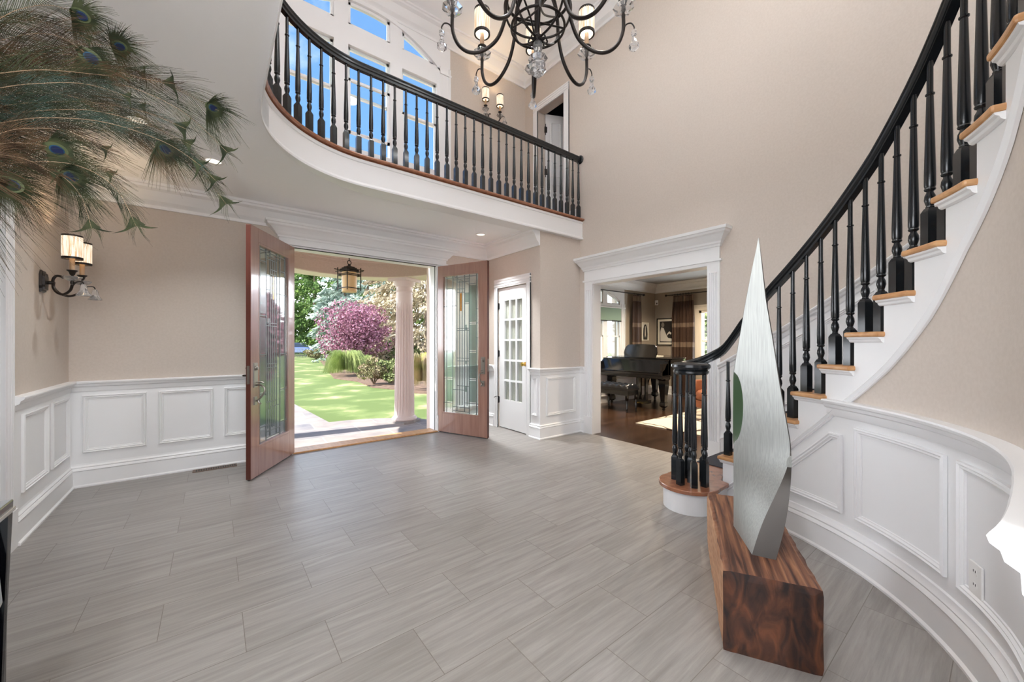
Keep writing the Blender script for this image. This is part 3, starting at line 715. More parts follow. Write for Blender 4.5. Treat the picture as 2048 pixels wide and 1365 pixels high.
mb = MB(); mb.box(3.56, 3.60, 3.95, 5.07, 0.0, 2.5); struct(mb.build('wall_closet_back', M['wall']))

# ---- upstairs door standing ajar, dark room behind
mb = MB(); mb.box(4.376, 7.2, 2.6, 2.7, 3.07, 5.85); mb.box(6.6, 6.7, 2.7, 6.2, 3.07, 5.85); mb.box(4.376, 6.6, 6.1, 6.2, 3.07, 5.85); mb.box(4.376, 6.7, 2.6, 6.2, 5.6, 5.7); mb.box(4.376, 6.7, 2.6, 6.2, 2.95, 3.07); mb.box(4.376, 4.45, 5.28, 6.2, 3.07, 5.85)
struct(mb.build('wall_bedroom', M['bluedark']))
e = bpy.data.objects.new('door_4', None); COL.objects.link(e); e.location = (4.37, 4.745, 3.07); e.rotation_euler = (0, 0, rad(-24)); e['kind'] = 'structure'; e['label'] = 'white panelled upstairs door standing ajar'
mb = MB(); mb.box(0, 0.60, -0.035, 0, 0.01, 2.01)
WD = flat((0, -0.035), (1, 0), (0, -1))
for a, b, c, d in ((0.09, 0.27, 0.15, 0.85), (0.33, 0.51, 0.15, 0.85), (0.09, 0.27, 0.98, 1.88), (0.33, 0.51, 0.98, 1.88)): frame(mb, WD, [(a, c), (b, c), (b, d), (a, d)], [(0, 0), (0, 0.006), (0.01, 0.01), (0.02, 0.002), (0.02, 0)])
mb.build('door_leaf', M['white'], e)
for z in (0.35, 1.05, 1.75):
    mb = MB(); mb.box(-0.02, 0.025, -0.038, -0.03, z - 0.05, z + 0.05); mb.tube([(-0.005, -0.045, z - 0.09), (-0.005, -0.045, z + 0.09)], 0.007, 8); mb.build('hinge', M['bronze'], e)

# ================================================================== STAIRCASE
RIS, DA = 0.192, 6.7
def a_nose(n): return -43.0 - DA * (n - 8)         # nosing angle of tread n
def pol(a, R): return (CX + R * cos(rad(a)), CY + R * sin(rad(a)))
def outer(a, R=2.585):
    """point on the outer wall; for a > 0 the wall is the straight plane x = 4.22"""
    if a <= 0: return pol(a, R)
    return (CX + R, CY + R * math.tan(rad(a)))
MZA = [-112, -100, -90, -80, -73.8, -69.9, -65.9, -61.2, -57.8, -54.5, -49.8, -45.1, -40.2, -35.3, -32.3, -25.4, -21.7, 0]
MZZ = [3.05, 2.76, 2.49, 2.21, 2.035, 1.915, 1.80, 1.665, 1.545, 1.43, 1.295, 1.165, 1.048, 0.930, 0.856, 0.673, 0.571, 0.0]
def mz(a): return float(np.interp(a, MZA, MZZ))

# curved wall under the stair (the setting)
def flare(a):
    """the wall tightens a little and then opens out at its free end"""
    return float(np.interp(-a, [0, 66, 72, 78, 84, 90, 95, 99, 103, 106, 109.5], [0, 0, -0.003, -0.011, -0.020, -0.026, -0.022, -0.012, 0.004, 0.018, 0.034]))
W_IN = lambda s, z, o: (CX + (1.60 + flare(s) - o) * cos(rad(s)), CY + (1.60 + flare(s) - o) * sin(rad(s)), z)
KIN = rad(1) * 1.60
AEND = -107.2; AER = -109.2
def strip(mb, z0f, z1f, a0, a1, R0, t, step=1.5):
    n = max(2, int(abs(a1 - a0) / step)); rs = []
    for i in range(n + 1):
        a = a0 + (a1 - a0) * i / n
        p, q = pol(a, R0 + flare(a)), pol(a, R0 + t + flare(a))
        rs.append([(*p, z0f(a)), (*p, z1f(a)), (*q, z1f(a)), (*q, z0f(a))])
    mb.rings(rs)
mb = MB(); strip(mb, lambda a: min(0.9, mz(a)), lambda a: max(0.9, mz(a)), -33.8, AEND, 1.602, 0.09)
struct(mb.build('wall_curved', M['wall'], smooth=True), 'beige curved wall below the stair string')
mb = MB(); strip(mb, lambda a: 0.0, lambda a: min(0.935, mz(a) + 0.01), -1.5, AEND, 1.598, 0.094)
WI = (off(W_IN, 0.003), KIN)
frame(mb, WI, [(-57.4, 0.276), (-37.5, 0.276), (-37.5, 0.80), (-57.4, 0.80)], PANELM, 0.04)
frame(mb, WI, [(-80.0, 0.276), (-60.2, 0.276), (-60.2, 0.80), (-80.0, 0.80)], PANELM, 0.04)
frame(mb, WI, [(-105, 0.276), (-83, 0.276), (-83, 0.80), (-105, 0.80)], PANELM, 0.04)
frame(mb, WI, [(-34.5, 0.272), (-14.0, 0.272), (-31.6, 0.738), (-34.5, 0.738)], PANELM, 0.04)
struct(mb.build('trim_13', M['white'], smooth=True), 'white curved wainscot panelling under the stair')
mb = MB(); mold(mb, W_IN, [(a, RAILZ) for a in np.arange(-31.3, AER - 0.01, -1.5)] + [(AER, RAILZ)], [(-0.02, 0)] + [(o, dz) for o, dz in RAIL[1:]] + [(-0.02, -0.1)])
struct(mb.build('trim_14', M['white'], smooth=True), 'curved white chair rail')
mb = MB(); mold(mb, W_IN, [(a, 0) for a in np.arange(-7, AEND - 0.01, -1.5)] + [(AEND, 0)], [(0.0, 0)] + [(o, dz) for o, dz in BASE[1:]])
struct(mb.build('baseboard_curved', M['white'], smooth=True))
mb = MB()
prof = [(0, -0.022), (0.012, -0.022), (0.018, -0.012), (0.012, -0.004), (0.016, 0.004), (0.022, 0.014), (0.014, 0.024), (0, 0.026)]
mold(mb, W_IN, [(a, mz(a)) for a in np.arange(-3, AEND, -1.5)], prof)
struct(mb.build('trim_15', M['white'], smooth=True), 'white string moulding sweeping up below the stair')
pe = pol(AEND, 1.60 + flare(AEND))
mb = MB(); mb.box(pe[0] - 0.02, pe[0] + 0.09, -0.9, -0.12, 0, 2.9)
struct(mb.build('wall_stair_end', M['wall']))

# the stair itself
stair = thing('staircase', 'curved staircase with oak treads and white risers sweeping up the right side', 'staircase', (3.3, 1.2, 0), world=True)
A16 = a_nose(16) - DA
sm = MB()      # string: white stepped face
for n in range(1, 17):
    a0 = a_nose(n) - 1.0; a1 = a_nose(n + 1) - 1.0
    if n == 1: continue
    strip(sm, lambda a: max(0.0, mz(a)), lambda a, z=n * RIS - 0.03: z, a0, a1, 1.592, 0.05, 2.0)
sm.build('string', M['white'], stair, smooth=True)
rm = [MB() for _ in range(17)]
for n in range(1, 17):
    a = a_nose(n) - 1.0; z0, z1 = (n - 1) * RIS, n * RIS - 0.028
    if n == 1: continue
    mb = MB(); p, q = pol(a, 1.60), outer(a, 2.585); p2, q2 = pol(a - 0.6, 1.60), outer(a - 0.6, 2.585)
    mb.prism([p, q, q2, p2], z0, z1); mb.build('riser', M['white'], stair)
def tread_poly(n, ri=1.552):
    a0 = a_nose(n); a1 = a_nose(n + 1) - 1.3
    if n == 16: a1 = a_nose(17)
    pts = [pol(a0 + (a1 - a0) * k / 6, ri) for k in range(7)]
    # return nosing wraps only to the next riser; the slab continues behind it
    pts += [pol(a1, 1.60)]
    pts += [outer(a1 + (a0 - a1) * k / 6, 2.58) for k in range(7)]
    return pts
for n in range(2, 17):
    mb = MB(); mb.prism(tread_poly(n), n * RIS - 0.028, n * RIS)
    t = mb.build('tread', M['oak'], stair, bevel=0.009)
    mb = MB(); prof = [(0, -0.0281), (0.030, -0.0281), (0.028, -0.036), (0.018, -0.042), (0.014, -0.052), (0.006, -0.058), (0, -0.058)]
    a0 = a_nose(n) - 0.4; a1 = a_nose(n + 1) - 1.1
    mold(mb, curve(1.592), [(a0 + (a1 - a0) * k / 5, n * RIS) for k in range(6)], prof); mb.build('cove_moulding', M['white'], stair)
# first step with its rounded end
VC = (2.955, 1.545)
b1 = [(4.215, 1.77), (3.02, 1.765)] + arc2(VC[0], VC[1], 0.222, 75, 285, 26) + [(3.10, 1.335), (3.165, 1.335), (3.19, 1.40), (3.3, 1.44), (4.215, 1.44)]
mb = MB(); mb.prism(b1, RIS - 0.03, RIS); mb.build('tread', M['walnut'], stair, bevel=0.011)
b2 = [(4.21, 1.74), (3.02, 1.735)] + arc2(VC[0], VC[1], 0.188, 75, 285, 26) + [(3.09, 1.37), (3.22, 1.37), (3.3, 1.46), (4.21, 1.46)]
mb = MB(); mb.prism(b2, 0, RIS - 0.03); mb.build('riser', M['white'], stair, smooth=True)
# charcoal runner down the middle
mb = MB()
for n in range(1, 17):
    a0 = a_nose(n) - 0.1; a1 = a_nose(n + 1) - 0.8; z = n * RIS
    if n == 1: mb.prism([(3.50, 1.755), (4.0, 1.755), (4.0, 1.44), (3.50, 1.44)], z, z + 0.008); continue
    P = [pol(a0 + (a1 - a0) * k / 4, 1.76) for k in range(5)] + [pol(a1 + (a0 - a1) * k / 4, 2.42) for k in range(5)]
    mb.prism(P, z + 0.001, z + 0.009)
    mb.prism([pol(a0 + .35, 1.76), pol(a0 + .35, 2.42), pol(a0, 2.42), pol(a0, 1.76)], z - 0.17, z + 0.009)
mb.build('carpet_runner', M['runner'], stair)
# landing at the top
mb = MB(); P = [pol(A16 + 0.01, 1.60), outer(A16, 2.58), (0.25, -1.2), (0.25, -0.05)]
mb.prism(P, 2.95, 3.07); mb.build('landing', M['oak'], stair)

# wainscot of the outer stair wall, following the slope
WO = curve(2.59)
def zn(a): return RIS * (8 + (-43 - a) / DA)
mb = MB()
prof = [(o, z) for o, z in RAIL]
path = [(*outer(a, 2.59), zn(a) + 0.985) for a in (8, 4, 0)] + [(*pol(a, 2.59), zn(a) + 0.985) for a in range(-3, -102, -3)]
path = [p if p[2] > 0 else p for p in path]
moldp(mb, path, prof, side=-1)
moldp(mb, path, [(0, -1.2), (0.01, -1.2), (0.01, -0.09), (0, -0.09)], side=-1)
moldp(mb, path, [(0, -0.80), (0.014, -0.80), (0.02, -0.79), (0.016, -0.77), (0.012, -0.76), (0.01, -0.70), (0, -0.70)], side=-1)
KO = rad(1) * 2.59
def sframe(a0, a1):
    frame(mb, (off(WO, 0.010), KO), [(a1, zn(a1) + 0.30 - 0.05), (a0, zn(a0) + 0.30 - 0.05), (a0, zn(a0) + 0.83), (a1, zn(a1) + 0.83)], PANELM, 0.08)
for a0, a1 in ((-1, -9), (-11.5, -20), (-22.5, -31), (-33.5, -42), (-44.5, -53), (-55, -64)): sframe(a0, a1)
struct(mb.build('trim_16', M['white'], smooth=True), 'sloping white wainscot on the outer stair wall')

# ------------------------------------------------------------------ balusters and rails
def baluster_mesh(h, w=0.044, blk=0.20, nm='baluster'):
    """square foot with chamfered shoulders, vase, tapering shaft with a bead; total height h"""
    mb = MB(); a = w / 2
    sq = lambda r, z: [(-r, -r, z), (r, -r, z), (r, r, z), (-r, r, z)]
    mb.rings([sq(a, 0), sq(a, blk - 0.02), sq(a * 0.62, blk)])
    s = h - blk; zb = blk
    prof = [(0.013, zb - 0.004), (0.016, zb + 0.004), (0.013, zb + 0.010), (0.0165, zb + 0.022), (0.0205, zb + 0.038), (0.0185, zb + 0.058), (0.0125, zb + 0.072), (0.012, zb + 0.078), (0.019, zb + 0.083), (0.0205, zb + 0.088), (0.0175, zb + 0.094), (0.0205, zb + 0.105), (0.0205, zb + 0.16)]
    zr = h - 0.155
    prof += [(0.0125, zr - 0.012), (0.0115, zr - 0.006), (0.0165, zr - 0.002), (0.0165, zr + 0.004), (0.0115, zr + 0.008), (0.0115, h)]
    mb.lathe(prof, 16)
    me_o = mb.build(nm, M['dark'], None, smooth=True)
    return me_o
RAILP = [(-0.020, -0.085), (-0.020, -0.062), (-0.030, -0.055), (-0.031, -0.040), (-0.026, -0.034), (-0.031, -0.026), (-0.031, -0.014), (-0.020, -0.003), (0, 0), (0.020, -0.003), (0.031, -0.014), (0.031, -0.026), (0.026, -0.034), (0.031, -0.040), (0.030, -0.055), (0.020, -0.062), (0.020, -0.085)]
# balcony railing
balc = thing('balcony_railing', 'black turned-baluster railing curving along the upstairs balcony edge', 'railing', (1.15, 3.83, 3.075), world=True)
RB = 0.968
bp = [(0.182, -1.2)] + arc2(1.15, 2.86, RB, 180, 90, 24) + [(4.20, 3.828)]
mb = MB(); moldp(mb, [(x, y, 3.985) for x, y in bp], RAILP, side=1); mb.build('handrail', M['dark'], balc, smooth=True)
mb = MB(); mb.M = Matrix.Translation((4.22, 3.828, 3.945)) @ Matrix.Rotation(-pi / 2, 4, 'Y'); mb.lathe([(0.062, 0), (0.062, 0.012), (0.05, 0.022), (0.0, 0.022)], 24)
mb.build('wall_rosette', M['dark'], balc, smooth=True)
bb = baluster_mesh(3.905 - 3.075); proto_b = bb
# spacing along the path
def walk(path, step, start=0.0):
    out = []; d = start
    for a, b in zip(path, path[1:]):
        L = hypot(b[0] - a[0], b[1] - a[1])
        while d <= L:
            t = d / L; out.append((a[0] + (b[0] - a[0]) * t, a[1] + (b[1] - a[1]) * t, atan2(b[1] - a[1], b[0] - a[0]))); d += step
        d -= L
    return out
ws = walk(list(reversed(bp)), 0.1185, 0.018)
first = True
for x, y, r in ws:
    if y < 0.9: break
    o = bb if first else link_copy(bb)
    first = False
    attach(o, balc); o.location = (x, y, 3.074); o.rotation_euler = (0, 0, r)

# stair railing
sr = thing('stair_railing', 'black turned-baluster stair railing ending in a round volute', 'railing', (2.955, 1.53, RIS), world=True)
RR = 1.642
def ztop(a):
    return zn(a) + float(np.interp(a, [-60, -50, -40, -30, -22, -15, -7], [0.93, 0.905, 0.90, 0.925, 0.945, 0.96, 0.925]))
pts = [(*pol(a, RR), ztop(a)) for a in np.arange(-104, -6.9, 2.0)]
pts += [Vector(p) for p in cat([(*pol(-8, RR), ztop(-8)), (*pol(-3.5, RR), 1.285), (*pol(0, RR - 0.01), 1.215), (3.225, 1.60, 1.165), (3.15, 1.655, 1.140), (3.05, 1.668, 1.129)], 5)][1:]
mb = MB(); moldp(mb, [tuple(p) for p in pts], RAILP, side=1); mb.build('handrail', M['dark'], sr, smooth=True)
mb = MB(); mb.lathe([(0.0, 1.040), (0.118, 1.040), (0.128, 1.052), (0.128, 1.066), (0.120, 1.074), (0.134, 1.084), (0.142, 1.097), (0.139, 1.115), (0.12, 1.127), (0.0, 1.129)], 40, (2.955, 1.53, 0))
mb.build('volute_cap', M['dark'], sr, smooth=True)
vb = baluster_mesh(1.042 - RIS)
k = 0
for x, y in ((2.842, 1.553), (2.866, 1.459), (2.950, 1.418), (3.038, 1.470), (3.030, 1.600), (2.925, 1.645), (2.955, 1.530)):
    o = vb if k == 0 else link_copy(vb); k += 1
    attach(o, sr); o.location = (x, y, RIS - 0.001); o.rotation_euler = (0, 0, atan2(y - 1.53, x - 2.955) if k < 7 else 0.3)
for n in range(2, 17):
    for j, fa in enumerate((1.55, 4.95)):
        a = a_nose(n) - fa; h = ztop(max(a, -100)) - 0.075 - n * RIS
        if n == 2: h = (1.29 if j else 1.215) - 0.08 - n * RIS
        o = baluster_mesh(h, 0.046, 0.19 + 0.03 * j)
        attach(o, sr); p = pol(a, RR); o.location = (p[0], p[1], n * RIS - 0.001); o.rotation_euler = (0, 0, rad(a))

# ================================================================== HALL OBJECTS
def set_mats(o, fn):
    me = o.data; me.polygons.foreach_set('material_index', [fn(p) for p in me.polygons])
# ---- timber beam plinth
M['beam_top'] = noisy('weathered_timber_top', (0.045, 0.016, 0.010), (0.34, 0.16, 0.08), (3.0, 48, 48), 0.5, detail=12, pos=(0.36, 0.70), c3=(0.17, 0.068, 0.036), bump=0.6, distort=0.5)
M['beam_end'] = noisy('dark_end_grain', (0.012, 0.005, 0.004), (0.17, 0.056, 0.022), (9, 20, 8), 0.42, detail=14, pos=(0.34, 0.72), c3=(0.075, 0.024, 0.011), bump=0.5, distort=0.9, coat=0.2)
M['beam_side'] = noisy('sawn_tan_timber', (0.42, 0.21, 0.11), (0.60, 0.34, 0.19), (3, 3, 45), 0.6, detail=6, bump=0.15)
bd = Vector((0.875, 0.485)).normalized(); ang = atan2(bd.y, bd.x)
beam = MB(); L, Wd, Hh = 0.905, 0.342, 0.335; NX, NY, NZ = 36, 12, 12
rng = random.Random(3)
def beam_pt(i, j, k):
    x, y, z = L * i / NX, -Wd * j / NY, Hh * k / NZ
    ey = (j in (0, NY)); ez = (k in (0, NZ)); ex = (i in (0, NX))
    w = 0.0035 * sin(x * 31 + z * 9) + 0.0025 * sin(x * 77 + y * 40)
    if ey and ez: y += (0.002 + 0.002 * sin(x * 43) + rng.uniform(0, 0.003)) * (1 if j else -1); z -= (0.001 + rng.uniform(0, 0.004)) * (1 if k else -0.5)
    elif ey: y += w * (1 if j else -1) * 0.6
    if ex and (ey or ez): x += (0.001 + rng.uniform(0, 0.003)) * (1 if i == 0 else -1)
    return (x, y, max(0.0, z))
idx = {}; vs = []; fs = []
def gi(i, j, k):
    if (i, j, k) not in idx: idx[(i, j, k)] = len(vs); vs.append(beam_pt(i, j, k))
    return idx[(i, j, k)]
for i in range(NX):
    for j in range(NY):
        for k in (0, NZ): fs.append((gi(i, j, k), gi(i + 1, j, k), gi(i + 1, j + 1, k), gi(i, j + 1, k)))
    for k in range(NZ):
        for j in (0, NY): fs.append((gi(i, j, k), gi(i + 1, j, k), gi(i + 1, j, k + 1), gi(i, j, k + 1)))
for j in range(NY):
    for k in range(NZ):
        for i in (0, NX): fs.append((gi(i, j, k), gi(i, j + 1, k), gi(i, j + 1, k + 1), gi(i, j, k + 1)))
beam.v, beam.f = vs, fs
bo = beam.build('timber_block', [M['beam_top'], M['beam_end'], M['beam_side']])
bo.location = (1.683, 0.735, 0); bo.rotation_euler = (0, 0, ang)
set_mats(bo, lambda p: 0 if abs(p.normal.z) > 0.6 else (1 if abs(p.normal.x) > 0.6 else 2))
tag(bo, 'thick reclaimed timber beam with dark end grain lying on the floor under the steel sculpture', 'block')

# ---- brushed steel blade sculpture
sc_t = thing('metal_sculpture', 'tall twisted brushed steel blade sculpture standing on the timber beam', 'sculpture', (2.03, 0.75, 0.335), world=True)
def crv(L): return [atd(*q) for q in L]
S_ = crv([(1467, 1052, 2.0), (1467, 980, 1.975), (1467, 900, 1.955), (1467, 815, 1.93), (1467.5, 747, 1.912), (1477, 690, 1.897), (1490, 612, 1.875), (1504, 538, 1.853), (1514, 492, 1.84), (1516.6, 476, 1.836)])
B_ = crv([(1504, 1110, 1.727), (1512, 1083, 1.732), (1522, 1054, 1.738), (1533, 1028, 1.743), (1546, 1001, 1.748), (1558, 976, 1.752), (1569, 951, 1.757), (1577, 928, 1.761), (1581, 908, 1.765), (1579, 882, 1.77), (1570, 832, 1.779), (1557.5, 762, 1.79), (1545, 680, 1.802), (1531, 598, 1.815), (1523, 525, 1.827), (1519, 490, 1.834), (1517.4, 476, 1.836)])
C_ = crv([(1552, 1121, 1.684), (1560, 1092, 1.690), (1567, 1066, 1.697), (1573, 1038, 1.705), (1577.5, 1008, 1.714), (1581, 974, 1.725), (1583, 944, 1.739), (1583.5, 924, 1.750), (1582.5, 906, 1.764), (1581, 882, 1.775), (1572, 832, 1.785), (1559.5, 762, 1.797), (1547, 680, 1.81), (1533, 598, 1.824), (1524.5, 525, 1.836), (1519.5, 490, 1.841), (1517.8, 476, 1.838)])
def byz(P, z):
    zs = [p.z for p in P]; return Vector((float(np.interp(z, zs, [p.x for p in P])), float(np.interp(z, zs, [p.y for p in P])), z))
for P in (S_, B_, C_): P[0].z = 0.334
zt_ = min(S_[-1].z, B_[-1].z); N = 90; cS, cA, cB, cC, cD, edge_k = [], [], [], [], [], []
def sm(f): return [f(0.334 + (zt_ - 0.334) * i / N) for i in range(N + 1)]
cS, cB, cC = sm(lambda z: byz(S_, z)), sm(lambda z: byz(B_, z)), sm(lambda z: byz(C_, z))
for P in (cB, cC, cS):
    for _ in range(3):
        Q = [p.copy() for p in P]
        for i in range(1, N): P[i].xy = (Q[i - 1].xy + Q[i].xy * 2 + Q[i + 1].xy) / 4
def proj(p):
    d = p.x * F2[0] + p.y * F2[1]; return 1024 + FPX * (p.x * R2[0] + p.y * R2[1]) / d, HZ - FPX * (p.z - HC) / d
for i in range(N + 1):
    us, v = proj(cS[i]); ub, _ = proj(cB[i]); fz_ = 0.0
    if abs(v - 815) < 69: fz_ = 20.5 * sqrt(1 - ((v - 815) / 69) ** 2) / max(1, ub - us)
    cA.append(cS[i].lerp(cB[i], fz_)); edge_k.append(fz_ > 0)
    vd = Vector((cS[i].x, cS[i].y, 0)).normalized(); f = i / N; cD.append(cS[i] + (vd * 0.05 + Vector((R2[0], R2[1], 0)) * -0.0035 * (1 if 0.3 < f < 0.9 else 0)) * max(0.05, min(1, 1.25 - f * 1.2)))
mb = MB()
def strip2(P, Q, i0=0, i1=None, mid=6):
    i1 = i1 if i1 is not None else len(P) - 1; vs = []; fs = []
    for i in range(i0, i1 + 1):
        for k in range(mid + 1): vs.append(P[i].lerp(Q[i], k / mid))
    w = mid + 1
    for i in range(i1 - i0):
        for k in range(mid): fs.append((i * w + k, i * w + k + 1, (i + 1) * w + k + 1, (i + 1) * w + k))
    return vs, fs
i0_, i1_ = edge_k.index(True) - 1, N - edge_k[::-1].index(True) + 1
mb.add(*strip2(cA, cB)); mb.build('blade', M['steel'], sc_t, smooth=True)
mb = MB(); mb.add(*strip2(cD, cC)); mb.build('rear_face', M['steel'], sc_t, smooth=True)
mb = MB(); mb.add(*strip2(cB, cC, mid=3)); mb.build('side_face', M['steel_reflect'], sc_t, smooth=True)
mb = MB(); mb.add(*strip2(cD, cA, i0_, i1_, mid=3)); mb.build('cutout_lining', M['green_reflect'], sc_t, smooth=True)
mb = MB(); mb.add(*strip2(cD, cA, 0, i0_, mid=2)); mb.build('back_edge', M['steel_reflect'], sc_t, smooth=True)
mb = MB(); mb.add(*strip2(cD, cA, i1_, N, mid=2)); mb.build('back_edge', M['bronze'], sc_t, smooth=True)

# ---- small wall and floor fittings
mb = MB(); wm = curve(1.60); o0 = 0.006
mb.rings([[wm(s, z, o) for s, o in ((-65.4, 0.004), (-65.4, 0.012), (-62.6, 0.012), (-62.6, 0.004))] for z in (0.308, 0.432)])
ot = mb.build('wall_outlet', M['plastic'], None, bevel=0.002); tag(ot, 'white duplex electrical outlet on the curved wainscot panel', 'outlet')
mb = MB()
for zc in (0.345, 0.397):
    mb.rings([[wm(-64.0 + 0.55 * cos(t), zc + 0.015 * sin(t), o) for t in [2 * pi * q / 14 for q in range(14)]] for o in (0.0118, 0.0135)])
mb.build('socket_face', M['plastic'], ot)
mb = MB()
for zc in (0.345, 0.397):
    for ds in (-0.22, 0.22): mb.rings([[wm(s, z, o) for s, o in ((-64 + ds - 0.05, 0.0132), (-64 + ds - 0.05, 0.0141), (-64 + ds + 0.05, 0.0141), (-64 + ds + 0.05, 0.0132))] for z in (zc, zc + 0.009)])
mb.build('slot', M['slot'], ot)
mb = MB(); mb.box(-0.165, 0.195, 4.925, 5.03, 0.0, 0.004); rg = mb.build('floor_register', M['grille'], None); tag(rg, 'bronze floor vent register beside the front baseboard', 'vent')
for i in range(17):
    mb = MB(); x = -0.14 + i * 0.0195; mb.box(x, x + 0.011, 4.945, 5.01, 0.0038, 0.0048); mb.build('slot', M['slot'], rg)

def downlight(x, y, z, label, group, r=0.075):
    t = thing('recessed_downlight_or_fill', label, 'ceiling light', (x, y, z), group=group)
    mb = MB(); mb.lathe([(r * 0.72, -0.001), (r, -0.001), (r, -0.006), (r * 0.95, -0.011), (r * 0.72, -0.009)], 28); mb.f = [f for f in mb.f if len(f) == 4]
    mb.f += []; mb.build('trim_ring', M['plastic'], t, smooth=True)
    mb = MB(); mb.lathe([(0, -0.0035), (r * 0.73, -0.0035), (r * 0.73, -0.0015), (0, -0.0015)], 24); mb.build('lens', M['canlens'], t)
names = ['recessed ceiling downlight nearest the left wall in front of the peacock feathers', 'warm lit recessed downlight in the low ceiling near the front door cornice', 'recessed downlight in the low ceiling above the right leaf of the front door', 'unseen fill light added in the low ceiling beside the camera', 'unseen fill light added in the low ceiling behind the camera', 'rearmost unseen fill light added in the low ceiling']
for (x, y), nm in zip(LOW_CANS, names): downlight(x, y, 2.80, nm, 'downlights of the low ceiling')
for (x, y), nm in zip(HALL_FILL, ('above the balcony corner side', 'above the curved stair', 'at the rear left', 'at the rear right', 'nearest the upstairs doorway')): downlight(x, y, 5.85, 'unseen fill light added high in the tall hall ceiling ' + nm, 'added fill lights of the high ceiling', 0.09)

# ---- mirrored chest of drawers at the left edge
ch = thing('mirrored_chest', 'mirrored chest of drawers with silver edges at the far left', 'chest', (-0.7, 1.07, 0), world=True)
def taper_box(mb, z0, z1, e0=0.0, y0=0.45, y1=1.70, x0=-0.95, x1=-0.44):
    def rect(z):
        k = (1 - z / 0.85); a = 0.045 * k; b = 0.018 * k
        return [(x0, y0 + a + e0, z), (x1 - b - e0, y0 + a + e0, z), (x1 - b - e0, y1 - a - e0, z), (x0, y1 - a - e0, z)]
    mb.rings([rect(z0), rect(z1)])
mb = MB(); taper_box(mb, 0.0, 0.817, 0.003, x1=-0.478); mb.build('carcass', M['black'], ch)
for a_, b_2 in ((0.452, 0.484), (1.662, 1.697)):
    mb = MB(); taper_box(mb, 0.0, 0.8175, 0.0, a_, b_2); mb.build('corner_post', M['black'], ch)
mb = MB(); taper_box(mb, 0.826, 0.850); mb.build('top', M['mirror'], ch, bevel=0.003)
mb = MB(); taper_box(mb, 0.818, 0.829, -0.004); mb.build('top_edge', M['silver'], ch, bevel=0.002)
zs_ = [0.03, 0.295, 0.555, 0.812]
for i in range(3):
    z0, z1 = zs_[i] + 0.008, zs_[i + 1] - 0.004
    for y0, y1 in ((0.50, 1.065), (1.085, 1.655)):
        k = 1 - z1 / 0.85; mb = MB()
        xb = -0.484 - 0.018 * k; prof = [(xb - 0.0, z0), (xb + 0.034, z0 + 0.004), (xb + 0.040, z0 + 0.03), (xb + 0.034, (z0 + z1) / 2), (xb + 0.024, z1 - 0.03), (xb + 0.022, z1)]
        yy0, yy1 = y0 + (0.03 * (1 - z0 / 0.85)), y1 - (0.03 * (1 - z0 / 0.85))
        mb.rings([[(x, y, z) for x, z in prof] for y in (yy0, yy1)])
        d = mb.build('drawer', M['mirror'], ch, smooth=False)
        mb = MB(); mb.M = Matrix.Translation((xb + 0.036, (yy0 + yy1) / 2, (z0 + z1) / 2)) @ Matrix.Rotation(pi / 2, 4, 'Y'); mb.lathe([(0.006, 0), (0.006, 0.012), (0.014, 0.018), (0.014, 0.024), (0, 0.028)], 14); mb.build('knob', M['silver'], d, smooth=True)
vz = MB(); vz.lathe([(0.0, 0), (0.075, 0), (0.085, 0.02), (0.115, 0.14), (0.11, 0.22), (0.06, 0.32), (0.045, 0.38), (0.058, 0.42), (0.05, 0.42), (0.038, 0.38), (0.0, 0.36)], 32, (-0.72, 1.22, 0.851))
vo = vz.build('vase', mat('smoke_ceramic', (0.09, 0.10, 0.10), 0.2), None, smooth=True); tag(vo, 'dark ceramic vase holding the peacock feathers on the mirrored chest', 'vase')

# ---- peacock feathers
M['quill'] = mat('pale_quill', (0.26, 0.17, 0.10), 0.5)
M['barb_b'] = noisy('bronze_brown_barbs', (0.030, 0.018, 0.011), (0.085, 0.05, 0.026), (25, 25, 25), 0.75, pos=(0.4, 0.6), spec=0.12)
M['barb_g'] = noisy('olive_green_barbs', (0.014, 0.019, 0.009), (0.036, 0.043, 0.019), (25, 25, 25), 0.75, pos=(0.4, 0.6), spec=0.12)
M['barb_t'] = noisy('teal_tinged_barbs', (0.018, 0.022, 0.012), (0.03, 0.055, 0.042), (18, 18, 18), 0.7, pos=(0.42, 0.6), spec=0.15)
M['eye_out'] = mat('green_bronze_eye', (0.055, 0.068, 0.028), 0.6, 0.0, 0.2); M['eye_mid'] = mat('turquoise_eye', (0.010, 0.045, 0.085), 0.6, 0.0, 0.2)
M['eye_in'] = mat('deep_blue_eye', (0.003, 0.007, 0.035), 0.55, 0.0, 0.2); M['fish'] = noisy('dark_fishtail_web', (0.018, 0.022, 0.010), (0.045, 0.048, 0.022), (40, 40, 40), 0.75, spec=0.15)
VM = (-0.72, 1.22, 1.25)
fr_rng = random.Random(11)
def ribbon(mb, pts, w, face):
    vs = []; fs = []; n = len(pts)
    for i, p in enumerate(pts):
        t = (pts[min(i + 1, n - 1)] - pts[max(i - 1, 0)]); a = t.cross(face)
        a = a.normalized() if a.length > 1e-9 else Vector((0, 0, 1)); ww = w * (1 - 0.75 * i / (n - 1)) / 2
        vs += [p + a * ww, p - a * ww]
        if i: fs.append((2 * i - 2, 2 * i - 1, 2 * i + 1, 2 * i))
    mb.add(vs, fs)
